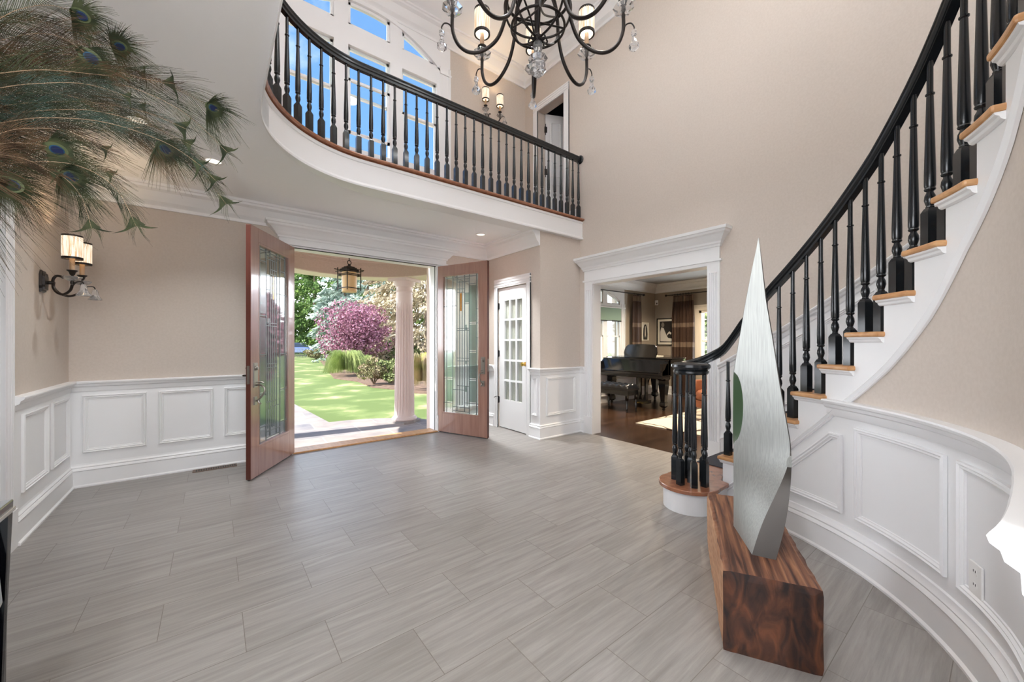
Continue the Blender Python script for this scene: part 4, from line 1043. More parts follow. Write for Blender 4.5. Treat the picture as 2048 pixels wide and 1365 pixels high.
def feather(spec, kind, label, Lb=0.11, col='barb_b', eye_r=0.021, grp=None, dens=0.0055, lift=0.16):
    u0, v0, d0 = spec[0]
    pts = [Vector(VM), Vector(VM) * 0.35 + atd(u0, v0, d0) * 0.65 + Vector((0, 0, lift))] + [atd(*q) for q in spec]
    q = cat(pts, 14)
    cum = [0.0]
    for a, b in zip(q, q[1:]): cum.append(cum[-1] + (b - a).length)
    tot = cum[-1]
    def Q(s):
        k = 0
        s = max(0, min(tot, s))
        while k < len(cum) - 2 and cum[k + 1] < s: k += 1
        f = (s - cum[k]) / max(1e-9, cum[k + 1] - cum[k]); return q[k].lerp(q[k + 1], f)
    t = thing('peacock_feather', label, 'feather', VM, group=grp, world=True)
    mb = MB(); mb.tube(q, [0.0022 * (1 - 0.8 * c / tot) for c in cum], 6); mb.build('quill', M['quill'], t, smooth=True)
    tip = q[-1]; view = (tip - Vector((0, 0, HC))).normalized()
    mb = MB(); s0 = tot * 0.36; n = int((tot - s0) / dens)
    for i in range(n + 1):
        s = s0 + (tot - s0) * i / n; p = Q(s); tg = (Q(s + 0.01) - Q(s - 0.01)).normalized(); f = (s - s0) / (tot - s0)
        side = tg.cross(-view).normalized()
        for sg in (-1, 1):
            L = Lb * 1.55 * (0.70 + 0.45 * sin(pi * min(1, f * 1.1))) * fr_rng.uniform(0.82, 1.08) * (1.0 if f < 0.9 else 0.75)
            if kind == 'fish' and f > 0.5: L *= 0.55
            dr = (tg * (0.95 + 0.5 * f) + side * sg * fr_rng.uniform(0.62, 0.72) + view * fr_rng.uniform(-0.2, 0.2)).normalized()
            bp = []
            dn = fr_rng.uniform(0.22, 0.42)
            for k in range(6):
                x = k / 5; bp.append(p + dr * L * x + tg * L * 0.22 * x * x + Vector((0, 0, -1)) * L * dn * x * x + side * 0.003 * sin(5 * x + i * 0.3))
            ribbon(mb, bp, 0.00125, view)
    mb.build('barbs', M[col], t)
    if kind == 'eye':
        tg = (q[-1] - q[-3]).normalized(); side = tg.cross(-view).normalized(); c0 = q[-1] - tg * 0.018
        nrm = (-view + Vector((fr_rng.uniform(-.3, .3), fr_rng.uniform(-.3, .3), fr_rng.uniform(-.3, .3)))).normalized(); side = tg.cross(nrm).normalized(); up = nrm.cross(side)
        for nm, a, b, cc, hgt, m_ in (('eye_spot', 1.1, 0.85, 0.0, 0.0, 'eye_out'), ('eye_ring', 0.68, 0.55, 0.1, 0.0012, 'eye_mid'), ('eye_pupil', 0.56, 0.46, 0.14, 0.0024, 'eye_in')):
            mb = MB(); k = 22
            for zo in (0.0,):
                ring = lambda h: [c0 + up * (eye_r * a * cos(2 * pi * w / k) + eye_r * cc) + side * eye_r * b * sin(2 * pi * w / k) * (1 - (0.25 if a < 0.6 and abs(w - 0) < 2 else 0)) + nrm * h for w in range(k)]
                mb.rings([ring(hgt), ring(hgt + 0.0008)])
            mb.build(nm, M[m_], t)
        mb = MB()
        for i in range(150):
            a = 2 * pi * i / 150; p = c0 + up * eye_r * 0.9 * cos(a) + side * eye_r * 0.7 * sin(a)
            dr = (up * cos(a) * 0.7 + side * sin(a) + tg * 0.75).normalized(); L = fr_rng.uniform(0.035, 0.085)
            ribbon(mb, [p + dr * L * x + Vector((0, 0, -1)) * L * 0.35 * x * x + side * sin(a) * L * 0.1 * x for x in (-.2, 0.2, .5, .75, 1)], 0.0015, view)
        mb.build('eye_fringe', M['barb_g'], t)
    else:
        tg = (q[-1] - q[-4]).normalized(); side = tg.cross(-view).normalized(); w = eye_r * 0.95
        mb = MB(); base = q[-1] - tg * w * 1.6; k = 9
        top_ = [q[-1] + side * w * 1.2 * (x / k) * sgn + tg * w * 0.12 * (x / k) for sgn, rg_ in ((-1, range(k, 0, -1)), (1, range(0, k + 1))) for x in rg_]
        web = [base] + [p + view * 0.0 - tg * w * 0.10 * sin(j * 1.7) for j, p in enumerate(top_)]
        m2 = len(web); mb.add(web + [p + view * 0.0008 for p in web], [tuple([0, j, j + 1]) for j in range(1, m2 - 1)] + [tuple([m2, m2 + j + 1, m2 + j]) for j in range(1, m2 - 1)])
        mb.build('fishtail', M['fish'], t)
        mb = MB()
        for i in range(34):
            for sg in (-1, 1):
                f = i / 34; p = q[-1] - tg * w * 1.5 * (1 - f); e_ = q[-1] + side * sg * w * (1.0 + 1.6 * f) * fr_rng.uniform(.85, 1.1) + tg * w * (0.2 - 0.2 * f) + Vector((0, 0, -1)) * w * (0.5 * f + 0.2)
                m_ = (p + e_) / 2 + tg * w * 0.22
                ribbon(mb, [p, p.lerp(m_, .5), m_, m_.lerp(e_, .5) + tg * w * 0.05, e_], 0.0016, view)
        mb.build('tip_barbs', M['barb_g'], t)
    return t
E_ = 'peacock feathers with eye spots in the vase'; F_ = 'fishtail peacock feathers in the vase'
EYES = [
 ([(-60, 92, .92), (60, 68, 1.0), (130, 78, 1.05), (196, 128, 1.1)], 'barb_b', .024, 'peacock feather sweeping across the upper left with a large dark eye'),
 ([(-60, 60, .9), (40, 18, .98), (110, 12, 1.04), (178, 38, 1.1)], 'barb_g', .019, 'topmost peacock feather with its eye near the top edge'),
 ([(-60, 128, .95), (60, 105, 1.03), (160, 88, 1.1), (252, 94, 1.18)], 'barb_b', .018, 'peacock feather with a grey green eye furthest right of the upper row'),
 ([(-60, 200, .92), (60, 185, 1.0), (170, 200, 1.07), (270, 250, 1.12), (342, 308, 1.17)], 'barb_b', .021, 'long peacock feather arching through the middle to an eye at its low right end'),
 ([(-60, 292, .88), (20, 286, .95), (80, 290, 1.0), (132, 306, 1.03)], 'barb_b', .021, 'peacock feather with the bright blue eye at the lower left'),
 ([(-60, 335, .9), (30, 325, .97), (100, 338, 1.02), (158, 360, 1.05)], 'barb_g', .021, 'peacock feather with a green rimmed eye just below the bright blue one'),
 ([(-60, 150, .9), (80, 140, 1.0), (200, 150, 1.1), (320, 165, 1.2), (438, 222, 1.28)], 'barb_g', .018, 'longest peacock feather reaching far right to a small eye'),
 ([(-80, 345, .8), (-40, 345, .84), (0, 358, .88), (30, 376, .92)], 'barb_b', .021, 'peacock feather at the far left edge with a brown backed eye')]
for spec, col, r, lb in EYES: feather(spec, 'eye', lb, 0.11, col, r, E_)
FISH = [
 ([(-60, 165, .95), (80, 140, 1.02), (200, 138, 1.1), (300, 160, 1.17), (348, 168, 1.2)], 'barb_b', .020, 'fishtail peacock feather with a reddish triangular tip, highest of the fishtails'),
 ([(-60, 215, .92), (60, 206, 1.0), (180, 205, 1.08), (290, 225, 1.14), (372, 258, 1.18)], 'barb_t', .022, 'fishtail peacock feather with a pale triangular tip in the middle right'),
 ([(-60, 238, .95), (70, 222, 1.0), (190, 222, 1.07), (300, 252, 1.13), (382, 290, 1.17)], 'barb_g', .018, 'fishtail peacock feather ending just below the pale triangular tip'),
 ([(-60, 175, .97), (90, 150, 1.05), (230, 165, 1.13), (360, 220, 1.2), (455, 305, 1.26)], 'barb_g', .020, 'fishtail peacock feather with its tip furthest right of all'),
 ([(-60, 250, .93), (80, 236, 1.0), (210, 245, 1.08), (330, 285, 1.14), (402, 332, 1.18)], 'barb_t', .019, 'fishtail peacock feather whose tip hangs beside the lit ceiling downlight'),
 ([(-60, 262, .96), (90, 245, 1.04), (230, 255, 1.12), (360, 300, 1.19), (432, 362, 1.23)], 'barb_g', .018, 'fishtail peacock feather with thin wisps below the lit downlight'),
 ([(-60, 272, .97), (90, 256, 1.05), (240, 268, 1.13), (380, 325, 1.21), (452, 408, 1.25)], 'barb_g', .021, 'fishtail peacock feather hanging lowest at the right beside the open door'),
 ([(-60, 342, .9), (40, 325, .97), (150, 330, 1.04), (230, 375, 1.08), (272, 452, 1.1)], 'barb_g', .020, 'fishtail peacock feather with a dark tip right of the wall sconce'),
 ([(-60, 352, .92), (30, 335, .98), (110, 345, 1.02), (160, 390, 1.05), (183, 456, 1.06)], 'barb_g', .017, 'fishtail peacock feather whose thin tip touches the sconce shade')]
for spec, col, r, lb in FISH: feather(spec, 'fish', lb, 0.095, col, r, F_)
FILL = [
 ([(-60, 118, .93), (50, 108, 1.0), (150, 112, 1.07), (225, 150, 1.12)], 'barb_b', .012), ([(-60, 30, .93), (40, 38, 1.0), (120, 52, 1.06), (180, 80, 1.1)], 'barb_g', .010),
 ([(-60, 225, .96), (60, 200, 1.03), (180, 190, 1.1), (290, 215, 1.16)], 'barb_t', .012), ([(-60, 275, .9), (40, 258, .97), (130, 262, 1.03), (215, 300, 1.08)], 'barb_b', .012),
 ([(-60, 180, .9), (60, 168, .97), (170, 168, 1.04), (260, 195, 1.1)], 'barb_t', .012), ([(-60, 145, .97), (60, 122, 1.04), (180, 125, 1.12), (290, 150, 1.18)], 'barb_b', .012),
 ([(-60, 300, .95), (50, 298, 1.0), (140, 310, 1.05), (225, 350, 1.09)], 'barb_b', .012), ([(-60, 318, .86), (0, 310, .9), (60, 322, .94), (112, 350, .98)], 'barb_b', .010)]
for spec, col, r in FILL: feather(spec, 'fish', 'brown green peacock feather deep inside the bunch', 0.10, col, r, 'inner feathers of the bunch')

# ---- lamps with ribbed glass shades
def shade_parts(t, c, r=0.05, z0=0.0, h=0.17, n=26, power=1.2, light=True, col=(1, 0.72, 0.42), soft=0.012):
    """ribbed glass cylinder made of rods between two metal bands, a bulb inside"""
    cx, cy, cz = c
    mb = MB()
    for i in range(n):
        a = 2 * pi * i / n; w = pi * r / n * 0.92; q = Vector((cos(a), sin(a), 0)); p = Vector((-sin(a), cos(a), 0)); o = Vector((cx, cy, cz + z0))
        sec = [o + q * (r - 0.004) + p * w, o + q * (r + 0.003) + p * w * 0.4, o + q * (r + 0.003) - p * w * 0.4, o + q * (r - 0.004) - p * w]
        mb.rings([[s + Vector((0, 0, 0.012)) for s in sec], [s + Vector((0, 0, h - 0.010)) for s in sec]])
    s_ = mb.build('lamp_shade', M['shade'], t)
    for z, hh in ((z0, 0.016), (z0 + h - 0.012, 0.012)):
        mb = MB()
        pr = [(r + 0.004, z), (r + 0.004, z + hh), (r - 0.007, z + hh), (r - 0.007, z)]
        ring = [[(cx + rr * cos(2 * pi * k / 26), cy + rr * sin(2 * pi * k / 26), cz + zz) for rr, zz in pr] for k in range(27)]
        mb.rings(ring, caps=False)
        mb.build('shade_band', M['bronze'], s_, smooth=True)
    mb = MB(); mb.lathe([(0.0, z0 + 0.035), (0.010, z0 + 0.04), (0.015, z0 + 0.065), (0.011, z0 + 0.09), (0.0, z0 + 0.115)], 12, c); mb.build('bulb', M['bulb'], t, smooth=True)
    if light:
        l = bpy.data.lights.new('bulb_light', 'POINT'); l.energy = power; l.color = col; l.shadow_soft_size = soft
        lo = bpy.data.objects.new('bulb_light', l); COL.objects.link(lo); lo.location = (cx, cy, cz + z0 + 0.13); lo.parent = t
        if t.get('_w'): lo.matrix_parent_inverse = Matrix.Translation(-Vector(t['_w']))
CRY = [(0.0, 0), (0.010, -0.002), (0.017, -0.014), (0.017, -0.030), (0.010, -0.042), (0.012, -0.062), (0.020, -0.080), (0.031, -0.096), (0.031, -0.112), (0.020, -0.124), (0.0, -0.13)]
def crystal(mb, c, k=1.0, n=8): mb.lathe([(r * k, z * k) for r, z in CRY], n, c)
def dish(mb, c, r=0.062, n=8): mb.lathe([(0.0, -0.018), (r * 0.35, -0.018), (r * 0.8, -0.006), (r, 0.010), (r * 0.96, 0.014), (r * 0.5, 0.004), (0.0, 0.002)], n, c)
def cup(mb, c, k=1.0): mb.lathe([(0.0, -0.06), (0.010, -0.06), (0.012, -0.045), (0.006, -0.03), (0.012, -0.01), (0.007, 0.004), (0.014, 0.012), (0.019, 0.030), (0.030, 0.040), (0.030, 0.044), (0.0, 0.044)], 16, c)

# ---- chandelier
CH = (1.500, 1.690)
cd = thing('chandelier', 'dark iron chandelier with crystal drops and ribbed glass candle shades', 'chandelier', (CH[0], CH[1], 2.84), world=True)
mb = MB(); mb.lathe([(0.0, 3.02), (0.012, 3.02), (0.014, 3.045), (0.026, 3.06), (0.026, 3.075), (0.012, 3.09), (0.010, 3.30), (0.03, 3.33), (0.034, 3.37), (0.016, 3.40), (0.012, 3.75), (0.028, 3.78), (0.028, 3.82), (0.008, 3.86), (0.0, 3.86)], 20, (CH[0], CH[1], 0))
for rr, z, th in ((0.155, 3.125, 0.007), (0.185, 3.30, 0.009)):
    ring = [(CH[0] + rr * cos(2 * pi * k / 40), CH[1] + rr * sin(2 * pi * k / 40), z) for k in range(41)]; mb.tube(ring, th, 8)
base_a = atan2(F2[1], F2[0])
for k in range(8):
    a = base_a + pi / 4 * k; d = Vector((cos(a), sin(a), 0)); p = Vector((-sin(a), cos(a), 0)); c = Vector((CH[0], CH[1], 0)); Z = Vector((0, 0, 1))
    mb.tube(cat([c + d * 0.012 + Z * 3.065, c + d * 0.09 + Z * 3.08, c + d * 0.155 + Z * 3.125, c + d * 0.19 + Z * 3.21, c + d * 0.185 + Z * 3.30, c + d * 0.11 + Z * 3.40, c + d * 0.02 + Z * 3.44], 5), 0.0065, 8)
    e2 = base_a + pi / 4 * (k + 3); d2 = Vector((cos(e2), sin(e2), 0))
    if k % 2 == 0: mb.tube(cat([c + d * 0.155 + Z * 3.125, c + (d + d2) * 0.055 + Z * 3.19, c + d2 * 0.185 + Z * 3.30], 6), 0.0055, 7)
    mb.tube(cat([c + d * 0.015 + Z * 3.06, c + d * 0.04 + Z * 3.035, c + d * 0.055 + Z * 3.045, c + d * 0.05 + Z * 3.06], 4), 0.005, 6)
mb.build('hub', M['bronze'], cd, smooth=True)
mb = MB(); mb.lathe([(0.0, 3.055), (0.016, 3.05), (0.026, 3.035), (0.028, 3.01), (0.02, 2.985), (0.022, 2.94), (0.036, 2.925), (0.050, 2.90), (0.050, 2.875), (0.03, 2.855), (0.0, 2.85)], 10, (CH[0], CH[1], 0))
dish(mb, (CH[0], CH[1], 2.935), 0.058, 8)
mb.build('centre_crystal', M['crystal'], cd)
for k in range(8):
    a = base_a + pi / 4 * k; d = Vector((cos(a), sin(a), 0)); c = Vector((CH[0], CH[1], 0)); Z = Vector((0, 0, 1))
    def P(r, z): return c + d * r + Z * z
    mb = MB(); mb.tube(cat([P(0.10, 3.44), P(0.165, 3.36), P(0.185, 3.26), P(0.195, 3.17), P(0.24, 3.06), P(0.32, 2.995), P(0.40, 2.985), P(0.465, 3.03), P(0.498, 3.11), P(0.50, 3.20)], 7), 0.0105, 10)
    mb.tube(cat([P(0.497, 3.10), P(0.515, 3.145), P(0.545, 3.155), P(0.562, 3.135), P(0.562, 3.12)], 5), 0.004, 6)
    tp = P(0.50, 3.245); mb.build('arm', M['bronze'], cd, smooth=True)
    mb = MB(); cup(mb, tp); mb.build('candle_cup', M['bronze'], cd, smooth=True)
    mb = MB(); mb.lathe([(0.0, 0.044), (0.0145, 0.044), (0.0145, 0.135), (0.0, 0.135)], 14, tp); mb.build('candle_sleeve', M['candle'], cd, smooth=True)
    mb = MB(); dish(mb, (tp.x, tp.y, tp.z - 0.012), 0.062); mb.build('bobeche', M['crystal'], cd)
    mb = MB(); q = P(0.562, 3.118); crystal(mb, q, 0.95); mb.build('crystal_drop', M['crystal'], cd)
    shade_parts(cd, tuple(tp), 0.050, 0.125, 0.165, power=P_CH, col=(0.98, 0.985, 1.0), soft=0.03)
mb = MB()
z = 3.86; i = 0
while z < 5.80:
    rr = [Vector((0.010 * cos(t), 0, 0.020 * sin(t) + 0.02)) for t in [2 * pi * q / 10 for q in range(11)]]
    if i % 2: rr = [Vector((0, p.x, p.z)) for p in rr]
    mb.tube([Vector((CH[0], CH[1], z)) + p for p in rr], 0.0025, 5); z += 0.033; i += 1
mb.build('chain', M['bronze'], cd)
mb = MB(); mb.lathe([(0, 5.80), (0.03, 5.80), (0.06, 5.825), (0.065, 5.848), (0, 5.848)], 24, (CH[0], CH[1], 0)); mb.build('ceiling_canopy', M['bronze'], cd, smooth=True)

# ---- double wall sconces (local: x out of the wall, y along it)
def sconce(loc, rz, label, pw=1.6):
    t = thing('wall_sconce', label, 'wall lamp', loc, rz, group=None)
    mb = MB(); pl = [(-0.05, -0.075), (0.05, -0.075), (0.05, -0.05), (0.058, -0.03), (0.058, 0.055), (0.035, 0.09), (-0.035, 0.09), (-0.058, 0.055), (-0.058, -0.03), (-0.05, -0.05)]
    for k, x0, x1 in ((1.0, 0.0, 0.014), (0.78, 0.014, 0.026)): mb.rings([[(x0, y * k, z * k) for y, z in pl], [(x1, y * k * .92, z * k * .92) for y, z in pl]])
    mb.build('backplate', M['bronze'], t)
    mb = MB(); mb.tube([(0.02, 0, 0), (0.065, 0, 0)], 0.013, 12); mb.tube([(0.045, 0, -0.004), (0.045, 0, 0.004)], 0.02, 12)
    mb.tube(cat([(0.055, 0, -0.01), (0.058, 0, 0.03), (0.075, 0, 0.055), (0.10, 0, 0.05), (0.11, 0, 0.04)], 6), 0.009, 8)
    mb.build('collar', M['bronze'], t, smooth=True)
    for sg in (-1, 1):
        mb = MB(); tp = Vector((0.18, sg * 0.135, 0.045))
        mb.tube(cat([(0.06, 0, 0.005), (0.06, sg * 0.006, -0.035), (0.085, sg * 0.03, -0.075), (0.125, sg * 0.07, -0.088), (0.165, sg * 0.115, -0.06), (0.18, sg * 0.135, -0.02)], 6), 0.009, 8)
        mb.tube(cat([(0.18, sg * 0.135, -0.03), (0.205, sg * 0.15, 0.0), (0.235, sg * 0.17, 0.005), (0.245, sg * 0.178, -0.012)], 5), 0.004, 6)
        mb.build('arm', M['bronze'], t, smooth=True)
        mb = MB(); cup(mb, tp); mb.build('candle_cup', M['bronze'], t, smooth=True)
        mb = MB(); mb.lathe([(0.0, 0.044), (0.0145, 0.044), (0.0145, 0.14), (0.0, 0.14)], 14, tp); mb.build('candle_sleeve', M['candle'], t, smooth=True)
        mb = MB(); dish(mb, (tp.x, tp.y, tp.z - 0.018), 0.055); mb.build('bobeche', M['crystal'], t)
        mb = MB(); mb.lathe([(0.0, 0), (0.012, -0.004), (0.018, -0.02), (0.022, -0.05), (0.040, -0.082), (0.042, -0.088), (0.034, -0.09), (0.0, -0.06)], 8, (0.245, sg * 0.178, -0.012)); mb.build('crystal_bell', M['crystal'], t)
        shade_parts(t, tuple(tp), 0.052, 0.125, 0.178, power=pw, col=(1, 0.72, 0.42) if pw < 5 else (1, 0.93, 0.86), soft=0.012 if pw < 5 else 0.03)
    return t
sconce((-1.0095, 4.40, 1.735), 0, 'double candle wall sconce with crystal bells on the left wall')
sconce((3.42, 5.0795, 4.82), -pi / 2, 'double candle wall sconce on the upstairs wall behind the balcony railing')

# ================================================================== PIANO ROOM
mb = MB(); panel(mb, W_PA, 4.375, 9.1, 0, 2.76, 0.18, [(5.52, 7.55, 0.70, 2.70)])
struct(mb.build('wall_piano_front', M['pwall']))
mb = MB(); panel(mb, W_PB, -1.0, 5.58, 0, 2.76, 0.15, [(3.42, 4.44, 0.62, 2.03)])
struct(mb.build('wall_piano_right', M['pwall']))
mb = MB(); mb.box(4.376, 9.1, -1.12, -1.0, 0, 2.76); mb.box(4.376, 4.42, 3.63, 5.58, 0, 2.76); mb.box(4.376, 4.42, -1.0, 1.95, 0, 2.76); mb.box(4.376, 4.42, 1.95, 3.63, 2.125, 2.76)
struct(mb.build('wall_piano_left', M['pwall']))
sbox('ceiling.002', M['pceil'], 4.376, 9.12, -1.1, 5.76, 2.761, 2.93, label='grey ceiling of the piano room')
mb = MB(); moldp(mb, [(4.425, 3.6, 2.545), (4.425, 5.58, 2.545), (8.97, 5.58, 2.545), (8.97, -1.0, 2.545)], CROWN, side=-1)
struct(mb.build('trim_17', M['white']), 'white crown moulding of the piano room')
mb = MB(); moldp(mb, [(4.425, 3.75), (4.425, 5.58), (8.97, 5.58), (8.97, -1.0)], BASE, side=-1)
struct(mb.build('baseboard_piano_room', M['white']))
pal('window_2', W_PA, [(5.57, 6.06), (6.20, 6.90), (7.04, 7.50)], 0.78, 2.06, 2.17, 6.55, 0.52, 1.98, 0.08, cas=0.12, label='round-headed window group of the piano room')
mb = MB(); mb.box(5.35, 7.75, 5.30, 5.565, 0.0, 0.60); mb.box(5.32, 7.78, 5.27, 5.565, 0.60, 0.635)
for a in (5.42, 6.2, 6.98):
    frame(mb, flat((0, 5.30), (1, 0), (0, -1)), [(a, 0.14), (a + 0.70, 0.14), (a + 0.70, 0.52), (a, 0.52)], PANELM)
ws_ = mb.build('window_seat', M['white'], None); tag(ws_, 'low white panelled window seat under the piano room window', 'window seat')
e = bpy.data.objects.new('window_3', None); COL.objects.link(e); e['kind'] = 'structure'; e['label'] = 'double-hung window on the right wall of the piano room'
mb = MB()
for a, b in ((3.42, 3.47), (4.39, 4.44)): wbox(mb, W_PB, a, b, 0.62, 2.03, -0.15, 0.004)
for c, d in ((0.62, 0.67), (1.98, 2.03)): wbox(mb, W_PB, 3.42, 4.44, c, d, -0.15, 0.004)
wbox(mb, W_PB, 3.47, 4.39, 1.30, 1.34, -0.10, -0.05)
for a, b in ((3.31, 3.42), (4.44, 4.55)): wbox(mb, W_PB, a, b, 0.55, 2.05, 0, 0.02)
wbox(mb, W_PB, 3.29, 4.57, 2.04, 2.17, 0, 0.022)
for k in range(3): wbox(mb, W_PB, 3.29 - .01 * k, 4.57 + .01 * k, 2.06 + 0.035 * k, 2.08 + 0.035 * k, 0, 0.03 + 0.008 * k)
mb.build('window_frame', M['cream'], e)
mb = MB(); wbox(mb, W_PB, 3.47, 4.39, 0.67, 1.98, -0.085, -0.08); mb.build('pane', M['glass'], e)

# roller blind
rb = thing('roller_blind', 'half lowered sage green roller blind in the piano room window', 'blind', (7.2, 5.55, 1.8), world=True)
mb = MB(); mb.tube([(5.60, 5.565, 2.10), (7.55, 5.565, 2.10)], 0.02, 10); mb.build('roller', M['white'], rb, smooth=True)
bl = mat('sage_blind_fabric', (0.30, 0.42, 0.33), 0.8)
mb = MB(); mb.box(5.62, 7.53, 5.56, 5.563, 1.80, 2.10); mb.build('fabric', bl, rb)
mb = MB(); mb.box(5.62, 7.53, 5.552, 5.568, 1.775, 1.80); mb.build('bottom_bar', M['slot'], rb)

# curtains with shiny bands, on dark rods
def curtain(label, wm, s0, s1, z0, z1, folds, bands, o=0.10):
    t = thing('curtain', label, 'curtain', wm((s0 + s1) / 2, z0, o), world=True)
    n = folds * 14
    def row(z):
        pin = 0.86 + 0.14 * min(1, abs(z1 - z) / 0.5); c = (s0 + s1) / 2
        return [(c + ((s0 + (s1 - s0) * i / n) - c) * pin + 0.006 * sin(i * 0.9), o + (0.028 + 0.01 * (z1 - z)) * sin(2 * pi * i * folds / n) + 0.01 * sin(i * 0.31 + z)) for i in range(n + 1)]
    def seg(a, b, m_, nm):
        mb = MB(); rs = []
        K = max(1, int((b - a) / 0.12))
        for k in range(K + 1):
            z = a + (b - a) * k / K; r = row(z); rs.append([wm(s, z, q) for s, q in r] + [wm(s, z, q - 0.006) for s, q in reversed(r)])
        mb.rings(rs); mb.build(nm, m_, t, smooth=True)
    zs = [z0]
    for a, b in bands: seg(zs[-1], a, M['curtain'], 'panel'); seg(a, b, M['curtain_band'], 'band'); zs.append(b)
    seg(zs[-1], z1, M['curtain'], 'panel')
    mb = MB()
    for k in range(folds):
        s = s0 + (s1 - s0) * (k + 0.5) / folds; c = (s0 + s1) / 2; s = c + (s - c) * 0.86
        mb.tube([wm(s, z1 + 0.03 + 0.022 * sin(a), o + 0.022 * cos(a)) for a in [2 * pi * q / 12 for q in range(13)]], 0.004, 5)
    mb.build('rings', M['bronze'], t)
BD = [(0.55, 0.68), (1.18, 1.30), (1.66, 1.76), (2.28, 2.40)]
curtain('brown silk curtain with bronze bands beside the arched piano room window', W_PA, 7.86, 8.22, 0.02, 2.42, 5, BD)
curtain('brown silk curtain with bronze bands beside the framed photograph', W_PB, 4.50, 5.06, 0.02, 2.42, 7, BD)
def rod(label, wm, s0, s1):
    t = thing('curtain_rod', label, 'curtain rod', wm((s0 + s1) / 2, 2.45, 0.1), world=True)
    mb = MB(); mb.tube([wm(s0, 2.452, 0.10), wm(s1, 2.452, 0.10)], 0.012, 10); mb.build('rod', M['bronze'], t, smooth=True)
    for s in (s0, s1):
        mb = MB(); mb.M = Matrix.Translation(wm(s, 2.452, 0.10)); mb.lathe([(0, -0.03), (0.02, -0.022), (0.028, 0), (0.02, 0.022), (0, 0.03)], 14); mb.build('finial', M['bronze'], t, smooth=True)
    for s in (s0 + 0.12, s1 - 0.12):
        mb = MB(); mb.tube([wm(s, 2.452, 0.001), wm(s, 2.452, 0.09)], 0.008, 8); mb.build('bracket', M['bronze'], t)
rod('dark curtain rod above the arched window', W_PA, 5.3, 8.32); rod('dark curtain rod on the right wall of the piano room', W_PB, 2.8, 5.22)

# framed pictures
def picture(label, wm, s0, s1, z0, z1, fm, matw, build_fn, dep=0.025):
    t = thing('framed_picture', label, 'picture', wm((s0 + s1) / 2, z0, 0), world=True)
    f = 0.022; mb = MB()
    for q in ((s0, s0 + f, z0, z1), (s1 - f, s1, z0, z1), (s0 + f, s1 - f, z0, z0 + f), (s0 + f, s1 - f, z1 - f, z1)): wbox(mb, wm, *q, 0.001, dep)
    mb.build('frame', fm, t)
    mb = MB(); wbox(mb, wm, s0 + f, s1 - f, z0 + f, z1 - f, 0.001, 0.012); mb.build('mat', M['mat'], t)
    build_fn(t, wm, s0 + f + matw, s1 - f - matw, z0 + f + matw, z1 - f - matw)
ph_d = mat('photo_dark', (0.02, 0.018, 0.016), 0.4); ph_m = mat('photo_mid', (0.22, 0.20, 0.17), 0.4); ph_l = mat('photo_light', (0.70, 0.66, 0.58), 0.4)
def blob(t, wm, pts, o, m_, nm):
    mb = MB(); mb.rings([[wm(s, z, o) for s, z in pts], [wm(s, z, o + 0.0008) for s, z in pts]]); mb.build(nm, m_, t)
def pic_dog(t, wm, a, b, c, d):
    w, h = b - a, d - c; blob(t, wm, [(a, c), (b, c), (b, d), (a, d)], 0.012, ph_l, 'print')
    S = lambda *P: [(a + w * x, c + h * y) for x, y in P]
    blob(t, wm, S((.2, 0), (.85, 0), (.9, .35), (.82, .7), (.68, .9), (.5, .95), (.33, .88), (.2, .65), (.15, .3)), 0.013, ph_d, 'fur_shape')
    blob(t, wm, S((.42, .15), (.62, .15), (.6, .5), (.58, .82), (.47, .82), (.42, .5)), 0.014, ph_l, 'face_shape')
    blob(t, wm, S((.48, .14), (.56, .14), (.57, .24), (.47, .24)), 0.015, ph_d, 'nose_shape')
def pic_man(t, wm, a, b, c, d):
    w, h = b - a, d - c; blob(t, wm, [(a, c), (b, c), (b, d), (a, d)], 0.012, ph_d, 'print')
    S = lambda *P: [(b - w * x, c + h * y) for x, y in P]
    blob(t, wm, S((.05, .05), (.95, .03), (.95, .16), (.6, .2), (.5, .3), (.38, .5), (.28, .68), (.12, .72), (.04, .5)), 0.013, ph_l, 'shirt_shape')
    blob(t, wm, S((.14, .74), (.27, .72), (.33, .82), (.3, .93), (.18, .96), (.11, .86)), 0.0135, ph_m, 'head_shape')
    blob(t, wm, S((.5, .3), (.66, .42), (.78, .36), (.82, .44), (.68, .52), (.52, .4)), 0.0135, ph_l, 'arm_shape')
picture('small black and white print of a long-haired dog', W_PA, 8.36, 8.66, 1.34, 1.79, M['mat'], 0.0, pic_dog, 0.02)
picture('large black framed photograph of a seated figure in a white shirt', W_PB, 4.98, 5.52, 1.22, 1.90, M['black'], 0.055, pic_man)
sn = thing('motion_sensor', 'small white motion sensor high in the piano room corner', 'sensor', (8.86, 5.47, 2.32), rz=rad(-135), world=False)
mb = MB(); mb.rings([[(x, y, z) for x, y in ((-0.02, -0.035), (0.035, -0.035), (0.05, 0), (0.035, 0.035), (-0.02, 0.035))] for z in (-0.06, 0.06)]); mb.build('housing', M['plastic'], sn, bevel=0.006)
mb = MB(); mb.rings([[(0.051, -0.012, z), (0.054, 0, z), (0.051, 0.012, z), (0.045, 0, z)] for z in (-0.04, 0.0)]); mb.build('lens', M['slot'], sn)
sn.rotation_euler = (0, 0, rad(-135)); sn.location = (8.90, 5.50, 2.30)
for (x, y), nm in zip(PIANO_CANS, ('lit recessed downlight in the grey ceiling near the far corner', 'recessed downlight in the grey ceiling above the rug', 'recessed downlight in the grey ceiling near the opening')): downlight(x, y, 2.761, nm, 'downlights of the piano room', 0.07)

